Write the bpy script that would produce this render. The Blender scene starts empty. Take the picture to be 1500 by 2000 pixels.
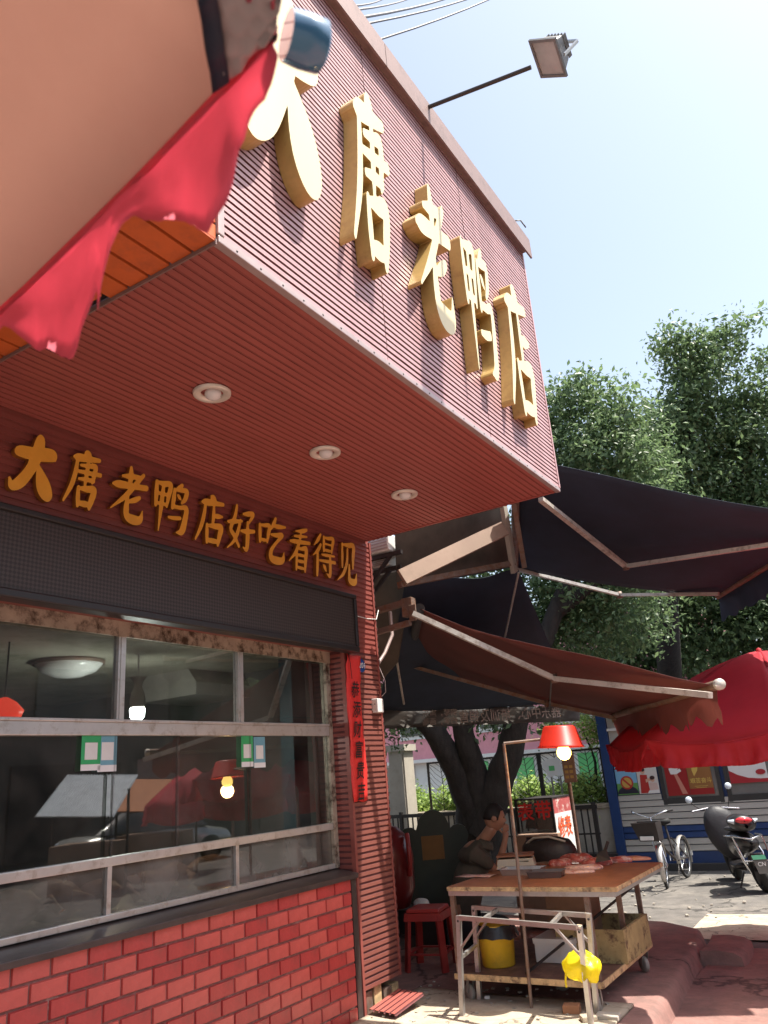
import bpy, bmesh, math, random
import numpy as np
from mathutils import Vector, Matrix, noise as mnoise
R = math.radians
rnd = random.Random(7)
SC = bpy.context.scene
COL = SC.collection
# ------------------------------------------------------------------ camera, sky, sun, exposure
FPX, PITCH, ROLL, AZ, EYE = 1510.0, R(18.9), R(4.57), R(31.0), 1.55
fw = Vector((-math.sin(AZ)*math.cos(PITCH), math.cos(AZ)*math.cos(PITCH), math.sin(PITCH)))
r0 = Vector((math.cos(AZ), math.sin(AZ), 0)); u0 = r0.cross(fw)
crt = r0*math.cos(ROLL) - u0*math.sin(ROLL)
cup = r0*math.sin(ROLL) + u0*math.cos(ROLL)
EYEP = Vector((0, 0, EYE))
cam = bpy.data.objects.new('camera', bpy.data.cameras.new('camera')); COL.objects.link(cam)
cam.matrix_world = Matrix(((crt.x, cup.x, -fw.x, 0), (crt.y, cup.y, -fw.y, 0), (crt.z, cup.z, -fw.z, EYE), (0, 0, 0, 1)))
cam.data.sensor_width = 36; cam.data.lens = FPX/2000*36; cam.data.clip_start = .02; cam.data.clip_end = 500
cam.data.dof.use_dof = True; cam.data.dof.focus_distance = 5.5; cam.data.dof.aperture_fstop = 6.0
SC.camera = cam
SUN = Vector((.38, .14, .92)).normalized()
w = bpy.data.worlds.new('World'); SC.world = w; w.use_nodes = True
nt = w.node_tree; bg = nt.nodes['Background']
sky = nt.nodes.new('ShaderNodeTexSky'); sky.sky_type = 'NISHITA'; sky.sun_disc = False
sky.sun_elevation = math.asin(SUN.z); sky.sun_rotation = math.atan2(SUN.x, SUN.y)
sky.air_density = 1.0; sky.dust_density = 2.6; sky.ozone_density = .7; sky.altitude = 0
hs = nt.nodes.new('ShaderNodeHueSaturation'); hs.inputs['Saturation'].default_value = .72; hs.inputs['Value'].default_value = .88; hs.inputs['Hue'].default_value = .493
nt.links.new(sky.outputs[0], hs.inputs['Color']); nt.links.new(hs.outputs[0], bg.inputs[0]); bg.inputs[1].default_value = .15
sun = bpy.data.objects.new('sun', bpy.data.lights.new('sun', 'SUN')); COL.objects.link(sun)
sun.data.energy = 4.6; sun.data.angle = R(.55); sun.data.color = (1, .95, .86)
sun.rotation_euler = SUN.to_track_quat('Z', 'Y').to_euler()
SC.view_settings.view_transform = 'Standard'; SC.view_settings.look = 'None'
SC.view_settings.exposure = 1.2; SC.view_settings.gamma = 1
SC.cycles.max_bounces = 8; SC.cycles.transparent_max_bounces = 16; SC.cycles.diffuse_bounces = 4

def at(u, v, x=None, y=None, z=None, d=None):
    """a sight line met with a real plane (wall x, front y, level z) or a real distance d"""
    r = fw + crt*((u-750)/FPX) - cup*((v-1000)/FPX)
    if x is not None: t = x/r.x
    elif y is not None: t = y/r.y
    elif z is not None: t = (z-EYE)/r.z
    else: t = d
    return EYEP + r*t

# ------------------------------------------------------------------ helpers
def V(*a): return Vector(a if len(a) == 3 else a[0])
class MB:
    def __init__(s): s.v = []; s.f = []; s.sm = []; s.mi = []
    def add(s, vs, fs, smooth=False, mi=0):
        o = len(s.v); s.v += [tuple(p) for p in vs]
        s.f += [tuple(i+o for i in f) for f in fs]; s.sm += [smooth]*len(fs); s.mi += [mi]*len(fs); return s
    def hexa(s, p, mi=0):  # 8 pts: bottom 4 ccw, top 4
        return s.add(p, [(3,2,1,0),(4,5,6,7),(0,1,5,4),(1,2,6,5),(2,3,7,6),(3,0,4,7)], mi=mi)
    def box(s, x0, x1, y0, y1, z0, z1, mi=0):
        return s.hexa([(x0,y0,z0),(x1,y0,z0),(x1,y1,z0),(x0,y1,z0),(x0,y0,z1),(x1,y0,z1),(x1,y1,z1),(x0,y1,z1)], mi)
    def bar(s, p, q, w=.03, h=None, upv=(0,0,1), mi=0):
        p, q = V(p), V(q); h = h or w; d = (q-p).normalized(); a = d.cross(V(upv))
        if a.length < 1e-3: a = d.cross(V(1,0,0))
        a.normalize(); b = a.cross(d); a = a*w/2; b = b*h/2
        return s.hexa([p-a-b, p+a-b, q+a-b, q-a-b, p-a+b, p+a+b, q+a+b, q-a+b], mi)
    def tube(s, pts, r, n=8, cap=True, mi=0):
        pts = [V(p) for p in pts]; rr = r if isinstance(r, (list, tuple)) else [r]*len(pts)
        t = (pts[1]-pts[0]).normalized(); a = t.cross(V(0,0,1))
        if a.length < .05: a = t.cross(V(1,0,0))
        a.normalize(); vs = []; fs = []
        for i, p in enumerate(pts):
            t = (pts[min(i+1, len(pts)-1)]-pts[max(i-1, 0)]).normalized()
            a = (a - t*a.dot(t)).normalized(); b = t.cross(a)
            for k in range(n):
                c = 2*math.pi*k/n; vs.append(p + (a*math.cos(c)+b*math.sin(c))*rr[i])
            if i:
                for k in range(n): fs.append(((i-1)*n+k, (i-1)*n+(k+1)%n, i*n+(k+1)%n, i*n+k))
        s.add(vs, fs, True, mi)
        if cap: s.add(vs[:n], [tuple(range(n))[::-1]], mi=mi); s.add(vs[-n:], [tuple(range(n))], mi=mi)
        return s
    def lathe(s, c, prof, n=24, axis=(0,0,1), mi=0, smooth=True):
        c = V(c); z = V(axis).normalized(); a = z.orthogonal().normalized(); b = z.cross(a); vs = []; fs = []
        for i, (r, h) in enumerate(prof):
            for k in range(n):
                t = 2*math.pi*k/n; vs.append(c + z*h + (a*math.cos(t)+b*math.sin(t))*r)
            if i:
                for k in range(n): fs.append(((i-1)*n+k, (i-1)*n+(k+1)%n, i*n+(k+1)%n, i*n+k))
        return s.add(vs, fs, smooth, mi)
    def prism(s, poly, d, mi=0):  # planar polygon of 3D points pushed along d
        n = len(poly); d = V(d); P = [V(p) for p in poly]
        return s.add(P+[p+d for p in P], [tuple(range(n))[::-1], tuple(range(n, 2*n))]+[(i, (i+1) % n, (i+1) % n+n, i+n) for i in range(n)], mi=mi)
    def grid(s, P, smooth=True, mi=0):  # P[i][j]
        n, m = len(P), len(P[0]); vs = [p for r in P for p in r]
        return s.add(vs, [(i*m+j, i*m+j+1, (i+1)*m+j+1, (i+1)*m+j) for i in range(n-1) for j in range(m-1)], smooth, mi)
    def build(s, name, mat, parent=None, bevel=0, solid=0, subd=0):
        me = bpy.data.meshes.new(name); o0 = root_loc(parent) if parent else V(0,0,0)
        me.from_pydata([(p[0]-o0.x, p[1]-o0.y, p[2]-o0.z) for p in s.v], [], s.f)
        me.polygons.foreach_set('use_smooth', s.sm); me.polygons.foreach_set('material_index', s.mi)
        for m in (mat if isinstance(mat, (list, tuple)) else [mat]): me.materials.append(m)
        bm = bmesh.new(); bm.from_mesh(me); bmesh.ops.recalc_face_normals(bm, faces=bm.faces); bm.to_mesh(me); bm.free()
        o = bpy.data.objects.new(name, me); COL.objects.link(o); o.parent = parent
        if solid: m = o.modifiers.new('s', 'SOLIDIFY'); m.thickness = solid; m.offset = 0
        if bevel: m = o.modifiers.new('b', 'BEVEL'); m.width = bevel; m.segments = 2; m.limit_method = 'ANGLE'
        if subd: m = o.modifiers.new('u', 'SUBSURF'); m.levels = m.render_levels = subd
        return o
def root_loc(o):
    t = V(0,0,0)
    while o: t = t + o.location; o = o.parent
    return t
def tag(o, label, cat, group=None, kind=None):
    o['label'] = label; o['category'] = cat
    if group: o['group'] = group
    if kind: o['kind'] = kind
    return o
def thing(name, loc, label, cat, group=None):
    o = bpy.data.objects.new(name, None); COL.objects.link(o); o.location = loc; o.empty_display_size = .1
    return tag(o, label, cat, group)
def struct(name, mb, mat, **k):
    o = mb.build(name, mat, **k); o['kind'] = 'structure'; return o
def copy_tree(o, parent=None):
    c = o.copy(); COL.objects.link(c); c.parent = parent
    for ch in list(o.children): copy_tree(ch, c)
    return c

# ------------------------------------------------------------------ materials
MATS = {}
def mat(name, col, rough=.6, metal=0., var=.15, scale=6., bump=0., bscale=40., spec=.5, trans=0., tcol=None, emit=0., ecol=None, dirt=None, dscale=3., dlo=.5, dhi=.75, streak=False, coat=0., crack=0.):
    if name in MATS: return MATS[name]
    m = bpy.data.materials.new(name); m.use_nodes = True; n = m.node_tree.nodes; l = m.node_tree.links
    b = n['Principled BSDF']; out = n['Material Output']
    b.inputs['Roughness'].default_value = rough; b.inputs['Metallic'].default_value = metal
    b.inputs['Specular IOR Level'].default_value = spec; b.inputs['Coat Weight'].default_value = coat
    tc = n.new('ShaderNodeTexCoord'); src = tc.outputs['Object']
    if streak:
        mp = n.new('ShaderNodeMapping'); mp.inputs['Scale'].default_value = streak if isinstance(streak, tuple) else (1, 1, .12)
        l.new(src, mp.inputs[0]); src = mp.outputs[0]
    nz = n.new('ShaderNodeTexNoise'); nz.inputs['Scale'].default_value = scale; nz.inputs['Detail'].default_value = 6; nz.inputs['Roughness'].default_value = .65
    l.new(src, nz.inputs[0])
    rp = n.new('ShaderNodeValToRGB'); l.new(nz.outputs[0], rp.inputs[0])
    c = np.array(col); lo = np.clip(c*(1-var), 0, 1); hi = np.clip(c*(1+var), 0, 1)
    rp.color_ramp.elements[0].position = .3; rp.color_ramp.elements[1].position = .7
    rp.color_ramp.elements[0].color = (*lo, 1); rp.color_ramp.elements[1].color = (*hi, 1)
    csrc = rp.outputs[0]
    if dirt:
        n2 = n.new('ShaderNodeTexNoise'); n2.inputs['Scale'].default_value = dscale; n2.inputs['Detail'].default_value = 9; n2.inputs['Roughness'].default_value = .7
        l.new(src, n2.inputs[0]); mr = n.new('ShaderNodeMapRange'); mr.inputs[1].default_value = dlo; mr.inputs[2].default_value = dhi
        l.new(n2.outputs[0], mr.inputs[0]); mx = n.new('ShaderNodeMix'); mx.data_type = 'RGBA'
        l.new(mr.outputs[0], mx.inputs[0]); l.new(csrc, mx.inputs[6]); mx.inputs[7].default_value = (*dirt, 1); csrc = mx.outputs[2]
    l.new(csrc, b.inputs['Base Color'])
    if crack:
        vn = n.new('ShaderNodeTexVoronoi'); vn.feature = 'DISTANCE_TO_EDGE'; vn.inputs['Scale'].default_value = crack
        nd = n.new('ShaderNodeTexNoise'); nd.inputs['Scale'].default_value = 3.5; nd.inputs['Detail'].default_value = 6; l.new(tc.outputs['Object'], nd.inputs[0])
        va_ = n.new('ShaderNodeVectorMath'); va_.operation = 'MULTIPLY_ADD'; va_.inputs[1].default_value = (.55,.55,.55); l.new(nd.outputs['Color'], va_.inputs[0]); l.new(tc.outputs['Object'], va_.inputs[2]); l.new(va_.outputs[0], vn.inputs['Vector'])
        m4 = n.new('ShaderNodeMapRange'); m4.inputs[1].default_value = .004; m4.inputs[2].default_value = .014; m4.inputs[3].default_value = .8; m4.inputs[4].default_value = 0; l.new(vn.outputs[0], m4.inputs[0])
        x4 = n.new('ShaderNodeMix'); x4.data_type = 'RGBA'; l.new(m4.outputs[0], x4.inputs[0]); l.new(csrc, x4.inputs[6]); x4.inputs[7].default_value = (*(c*.25), 1); l.new(x4.outputs[2], b.inputs['Base Color'])
    if bump:
        n3 = n.new('ShaderNodeTexNoise'); n3.inputs['Scale'].default_value = bscale; n3.inputs['Detail'].default_value = 8
        l.new(tc.outputs['Object'], n3.inputs[0]); bp = n.new('ShaderNodeBump'); bp.inputs['Strength'].default_value = bump; bp.inputs['Distance'].default_value = .01
        l.new(n3.outputs[0], bp.inputs['Height']); l.new(bp.outputs[0], b.inputs['Normal'])
    if emit:
        b.inputs['Emission Color'].default_value = (*(ecol or col), 1); b.inputs['Emission Strength'].default_value = emit
    if trans:
        t = n.new('ShaderNodeBsdfTranslucent'); t.inputs[0].default_value = (*(tcol or col), 1)
        ms = n.new('ShaderNodeMixShader'); ms.inputs[0].default_value = trans
        l.new(b.outputs[0], ms.inputs[1]); l.new(t.outputs[0], ms.inputs[2]); l.new(ms.outputs[0], out.inputs[0])
    MATS[name] = m; return m
def glass_mat(name, tint=(.75,.78,.76), ior=1.7, film=.05):
    m = bpy.data.materials.new(name); m.use_nodes = True; n = m.node_tree.nodes; l = m.node_tree.links
    out = n['Material Output']; n.remove(n['Principled BSDF'])
    tr = n.new('ShaderNodeBsdfTransparent'); tr.inputs[0].default_value = (*tint, 1)
    gl = n.new('ShaderNodeBsdfGlossy'); gl.inputs['Roughness'].default_value = .015
    fr = n.new('ShaderNodeFresnel'); fr.inputs[0].default_value = ior
    ms = n.new('ShaderNodeMixShader'); ge = n.new('ShaderNodeNewGeometry'); mu = n.new('ShaderNodeMath'); mu.operation = 'MULTIPLY_ADD'; mu.inputs[1].default_value = -1; l.new(ge.outputs['Backfacing'], mu.inputs[0]); mu.inputs[2].default_value = 1; mv = n.new('ShaderNodeMath'); mv.operation = 'MULTIPLY'; l.new(fr.outputs[0], mv.inputs[0]); l.new(mu.outputs[0], mv.inputs[1]); l.new(mv.outputs[0], ms.inputs[0]); l.new(tr.outputs[0], ms.inputs[1]); l.new(gl.outputs[0], ms.inputs[2])
    df = n.new('ShaderNodeBsdfDiffuse'); df.inputs[0].default_value = (.35,.33,.3,1)
    tc = n.new('ShaderNodeTexCoord'); nz = n.new('ShaderNodeTexNoise'); nz.inputs['Scale'].default_value = 3; nz.inputs['Detail'].default_value = 8
    l.new(tc.outputs['Object'], nz.inputs[0]); mr = n.new('ShaderNodeMapRange'); mr.inputs[1].default_value = .35; mr.inputs[2].default_value = .8; mr.inputs[4].default_value = film*2
    l.new(nz.outputs[0], mr.inputs[0]); m2 = n.new('ShaderNodeMixShader'); l.new(mr.outputs[0], m2.inputs[0]); l.new(ms.outputs[0], m2.inputs[1]); l.new(df.outputs[0], m2.inputs[2])
    l.new(m2.outputs[0], out.inputs[0]); return m
M = dict(
 fascia=mat('fascia panel', (.51,.30,.30), .45, var=.08, scale=2.5, dirt=(.36,.21,.205), dscale=1.3, dlo=.46, dhi=.78, bump=.05, bscale=60, streak=(1,4.5,.35)),
 groove2=mat('soft groove', (.27,.072,.058), .7, var=.15), groove=mat('groove', (.15,.05,.05), .7, var=.15),
 red=mat('red cladding', (.37,.098,.078), .45, var=.12, scale=3, dirt=(.42,.17,.13), dscale=2.2, dlo=.62, dhi=.8, bump=.06, streak=(1,.25,1)),
 wall=mat('wall cladding', (.26,.072,.058), .42, var=.14, scale=4, dirt=(.16,.05,.04), dscale=4, dlo=.55, dhi=.8, bump=.08, streak=(1,.3,1)),
 wallchip=mat('pillar cladding', (.21,.070,.054), .5, var=.14, scale=4, dirt=(.50,.36,.30), dscale=26, dlo=.70, dhi=.74, bump=.1),
 trim=mat('aluminium trim', (.44,.34,.32), .4, .3, var=.12, dirt=(.3,.2,.18), dscale=9, dlo=.6, dhi=.8),
 cap=mat('brown roof cap', (.27,.18,.16), .55, .2, var=.15, dirt=(.13,.09,.08), dscale=6),
 orange=mat('orange slat', (.62,.13,.03), .4, var=.1, scale=4, dirt=(.4,.09,.03), dscale=5),
 dark=mat('dark void', (.015,.013,.013), .9),
 brick=mat('red tile brick', (.42,.050,.048), .32, var=.2, scale=9, dirt=(.20,.05,.045), dscale=5, dlo=.5, dhi=.8, bump=.12, bscale=70),
 brick2=mat('red tile brick lighter', (.50,.090,.076), .3, var=.16, scale=9, dirt=(.46,.20,.17), dscale=16, dlo=.62, dhi=.72, bump=.12, bscale=70),
 mortar=mat('mortar', (.21,.10,.092), .9, var=.3, scale=30, bump=.3, dirt=(.42,.30,.27), dscale=6, dlo=.60, dhi=.70),
 sill=mat('dark sill', (.055,.04,.037), .35, var=.3, dirt=(.16,.13,.12), dscale=7, dlo=.6, dhi=.8),
 alu=mat('aluminium frame', (.55,.53,.50), .35, .55, var=.1, dirt=(.30,.24,.18), dscale=14, dlo=.52, dhi=.75),
 rustalu=mat('stained window head', (.42,.35,.27), .55, .2, var=.2, dirt=(.06,.035,.02), dscale=11, dlo=.47, dhi=.62, bump=.15),
 goldf=mat('pale gold letter face', (.70,.60,.35), .42, .05, var=.06, scale=3, dirt=(.46,.42,.32), dscale=7, dlo=.6, dhi=.82, streak=(1,1,.15), bump=.03),
 golds=mat('ochre letter side', (.54,.36,.12), .38, .2, var=.2, scale=5, dirt=(.26,.14,.05), dscale=5, dlo=.5, dhi=.75, bump=.05),
 amber=mat('amber letter', (.95,.47,.06), .45, var=.12),
 amberd=mat('amber letter edge', (.30,.10,.015), .5),
 led=None,
 blackf=mat('black frame', (.022,.018,.017), .45, var=.2),
 ceilw=mat('lamp ring', (.78,.72,.62), .35, .2),
 bulb=mat('frosted bulb', (.75,.74,.72), .25),
 steel=mat('galvanised steel', (.52,.51,.49), .36, .75, var=.12, dirt=(.34,.31,.28), dscale=12),
 alu2=mat('awning arm', (.62,.57,.50), .45, .35, var=.12, dirt=(.26,.20,.15), dscale=14, dlo=.5, dhi=.72, bump=.1),
 rust=mat('rusty steel', (.22,.16,.13), .6, .4, var=.3, dirt=(.20,.08,.03), dscale=16, dlo=.45, dhi=.7, bump=.15),
 darkm=mat('dark metal', (.05,.042,.04), .5, .4, var=.2),
 awnblk=mat('black awning cloth', (.022,.034,.060), .8, var=.25, scale=2, trans=.06, tcol=(.02,.024,.04), bump=.1, bscale=8),
 awnred=mat('maroon awning cloth', (.145,.046,.040), .8, var=.2, scale=2, trans=.2, tcol=(.20,.05,.04), bump=.1, bscale=6),
 umb=mat('red umbrella cloth', (.52,.035,.055), .7, var=.14, scale=3, trans=.45, tcol=(.74,.035,.06), bump=.1, bscale=12),
 umbin=mat('umbrella lining', (.50,.35,.30), .8, var=.09, scale=2.2, trans=.5, tcol=(.58,.385,.32), bump=.25, bscale=5, dirt=(.42,.27,.22), dscale=2.5, dlo=.5, dhi=.75),
 valance=mat('red valance', (.60,.15,.20), .75, var=.14, scale=7, trans=.6, tcol=(.95,.27,.34), bump=.5, bscale=26),
 grey=mat('grey pocket', (.40,.31,.30), .6, var=.15),
 navy=mat('navy strap', (.018,.018,.035), .7),
 bluecap=mat('blue cap', (.06,.16,.27), .2, .1, var=.1, coat=.5),
 white=mat('white plastic', (.70,.69,.66), .4, var=.06, dirt=(.45,.42,.38), dscale=9, dlo=.6, dhi=.8),
 whitep=mat('white paint', (.74,.74,.73), .5, var=.06),
 redp=mat('red paper', (.66,.03,.025), .6, var=.07, scale=8, bump=.12, bscale=14),
 ink=mat('ink', (.012,.01,.01), .6),
 plaq=mat('blue enamel', (.02,.07,.25), .25),
 wood=mat('worn orange board', (.29,.115,.055), .45, var=.25, scale=7, dirt=(.20,.08,.04), dscale=8, bump=.1),
 woodedge=mat('raw board edge', (.55,.38,.20), .7, var=.3, scale=20, dirt=(.14,.08,.05), dscale=15, dlo=.5, dhi=.65),
 shelfw=mat('shelf board', (.15,.075,.055), .6, var=.3, scale=9, dirt=(.34,.20,.13), dscale=6),
 castor=mat('castor wheel', (.30,.27,.24), .5, var=.15),
 skin=mat('skin', (.40,.20,.13), .5, var=.08, scale=12),
 hair=mat('black hair', (.012,.010,.010), .6, bump=.5, bscale=160),
 shirt=mat('olive grey shirt', (.085,.072,.055), .85, var=.2, scale=8, bump=.3, bscale=18),
 trouser=mat('black trousers', (.012,.012,.014), .8),
 stool=mat('red plastic', (.36,.035,.03), .4, var=.1, dirt=(.22,.03,.025), dscale=6),
 yellow=mat('yellow plastic bucket', (.72,.44,.03), .4, var=.1, dirt=(.45,.28,.04), dscale=6),
 bagy=mat('yellow film bag', (.86,.76,.03), .3, var=.08, trans=.45, tcol=(.95,.85,.05), bump=.3, bscale=60),
 bagk=mat('black film', (.02,.02,.022), .25, bump=.4, bscale=50),
 card=mat('cardboard', (.30,.19,.125), .8, var=.14, scale=8, dirt=(.2,.12,.08), dscale=5),
 meat=mat('raw meat', (.46,.10,.075), .3, var=.35, scale=18, dirt=(.78,.52,.44), dscale=16, dlo=.5, dhi=.62, bump=.4, bscale=50),
 fat=mat('pale pork fat', (.72,.47,.40), .35, var=.2, scale=22, dirt=(.42,.10,.08), dscale=15, dlo=.52, dhi=.64, bump=.3, bscale=50),
 scaleb=mat('beige scale body', (.48,.43,.34), .45, var=.08),
 lcd=mat('scale display', (.05,.06,.05), .2),
 bagd=mat('dark leather bag', (.03,.022,.02), .5, var=.3, bump=.3),
 green=mat('dark green board', (.022,.032,.018), .5, var=.2),
 ochre=mat('ochre panel', (.20,.10,.02), .6, var=.15),
 lampred=mat('red lamp shade', (.50,.03,.014), .4, trans=.25, tcol=(.7,.05,.02)),
 lampon=mat('lit warm bulb', (1,.78,.25), .3, emit=3.2, ecol=(1,.66,.16)),
 blue=mat('kiosk blue', (.014,.045,.15), .4, var=.12, dirt=(.05,.07,.11), dscale=5, dlo=.6),
 slat=mat('kiosk white siding', (.46,.44,.40), .35, .15, var=.08, dirt=(.33,.30,.26), dscale=5, dlo=.55, dhi=.8, streak=(.3,1,2)),
 winf=mat('dark window frame', (.035,.034,.034), .4),
 winb=mat('window board', (.17,.17,.16), .15, var=.1, spec=.8),
 chrome=mat('chrome', (.70,.70,.71), .15, .95, var=.04),
 rubber=mat('rubber', (.018,.018,.018), .8),
 scoot=mat('scooter black', (.018,.016,.017), .3, coat=.3),
 cloth=mat('black rain apron', (.02,.019,.022), .55, bump=.4, bscale=15),
 redlens=mat('red lens', (.55,.02,.03), .12, coat=.6),
 clear=mat('clear lens', (.55,.62,.68), .12, coat=.5),
 iron=mat('black iron', (.03,.026,.024), .55, .3, var=.2),
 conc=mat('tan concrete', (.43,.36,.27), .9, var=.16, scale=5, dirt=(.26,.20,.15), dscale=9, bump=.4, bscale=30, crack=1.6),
 conchaze=mat('haze red concrete', (.27,.145,.122), .9, var=.22, scale=3.5, dirt=(.16,.10,.085), dscale=5, dlo=.45, dhi=.7, bump=.5, bscale=26, crack=.5),  # red lens haze over the shaded ground put into the concrete colour
 asph=mat('worn asphalt', (.115,.105,.095), .92, var=.25, scale=6, dirt=(.20,.18,.155), dscale=2.2, dlo=.5, dhi=.7, bump=.6, bscale=90, crack=.55),
 stone=mat('pale gate stone', (.40,.36,.30), .8, var=.12, dirt=(.25,.22,.17), dscale=3),
 plaster=mat('brown plaster', (.10,.08,.065), .85, var=.2),
 bark=mat('dark bark', (.030,.024,.020), .95, var=.45, scale=14, bump=.9, bscale=30, streak=(1,1,.3)),
 pink=mat('pink wall', (.60,.26,.30), .8, var=.08),
 pgreen=mat('green shutter', (.12,.48,.16), .6, var=.1),
 pale=mat('pale wall', (.62,.62,.60), .8, var=.08),
 carp=mat('silver car paint', (.50,.50,.48), .25, .5, coat=.6),
 carg=mat('car glass', (.015,.018,.02), .06, spec=.8),
 tin=mat('corrugated tin', (.72,.74,.75), .4, .4, var=.15),
 rorange=mat('orange roof cloth', (.56,.20,.07), .7, var=.12, trans=.3),
 roast=mat('roast duck', (.26,.12,.05), .6, var=.5, scale=9, bump=.9, bscale=26, dirt=(.10,.04,.02), dscale=14),
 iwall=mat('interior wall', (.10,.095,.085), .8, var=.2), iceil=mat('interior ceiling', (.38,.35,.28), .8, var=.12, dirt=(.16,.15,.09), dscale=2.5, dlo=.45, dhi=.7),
 ibox=mat('steel hood', (.42,.38,.34), .4, .3), iblue=mat('teal post', (.02,.07,.09), .6),
 lit=mat('lit white bulb', (1,1,1), .3, emit=9, ecol=(.9,1,1)), litred=mat('lit red lamp', (1,.1,.03), .4, emit=.7, ecol=(1,.05,.02)),
 shirtred=mat('maroon plastic', (.14,.012,.012), .35, coat=.2),
)
def leaf_mat(name, a, b, trans=.35):
    m = bpy.data.materials.new(name); m.use_nodes = True; n = m.node_tree.nodes; l = m.node_tree.links
    p = n['Principled BSDF']; p.inputs['Roughness'].default_value = .42; p.inputs['Specular IOR Level'].default_value = .35
    g = n.new('ShaderNodeNewGeometry'); rp = n.new('ShaderNodeValToRGB'); l.new(g.outputs['Random Per Island'], rp.inputs[0])
    rp.color_ramp.elements[0].color = (*a, 1); rp.color_ramp.elements[1].color = (*b, 1); l.new(rp.outputs[0], p.inputs['Base Color'])
    t = n.new('ShaderNodeBsdfTranslucent'); hs = n.new('ShaderNodeHueSaturation'); hs.inputs['Value'].default_value = 1.7; l.new(rp.outputs[0], hs.inputs['Color']); l.new(hs.outputs[0], t.inputs[0])
    ms = n.new('ShaderNodeMixShader'); ms.inputs[0].default_value = trans; l.new(p.outputs[0], ms.inputs[1]); l.new(t.outputs[0], ms.inputs[2]); l.new(ms.outputs[0], n['Material Output'].inputs[0])
    return m
M['leaf'] = leaf_mat('dark glossy leaf', (.060,.100,.045), (.17,.24,.105))
M['leaf2'] = leaf_mat('hedge leaf', (.12,.20,.05), (.36,.46,.13))  # brightened colours stand in for sun that the crown keeps off the hedge
M['glass'] = glass_mat('shop glass', (.62,.64,.62), 2.3, .05); M['steam'] = glass_mat('greasy low glass', (.45,.40,.34), 2.0, .30); M['kglass'] = glass_mat('lamp glass', (.8,.8,.8), 1.5, .1)
def led_mat():
    m = mat('led screen', (.05,.042,.038), .5, var=.1); n = m.node_tree.nodes; l = m.node_tree.links; p = n['Principled BSDF']
    tc = n.new('ShaderNodeTexCoord'); mp = n.new('ShaderNodeMapping'); mp.inputs['Rotation'].default_value = (R(45),0,0); mp.inputs['Scale'].default_value = (1,62,62)
    l.new(tc.outputs['Object'], mp.inputs[0]); v = n.new('ShaderNodeTexChecker'); v.inputs['Scale'].default_value = 1
    v.inputs['Color1'].default_value = (.056,.042,.036,1); v.inputs['Color2'].default_value = (.026,.019,.016,1)
    l.new(mp.outputs[0], v.inputs[0]); l.new(v.outputs[0], p.inputs['Base Color']); return m
M['led'] = led_mat()

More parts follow.
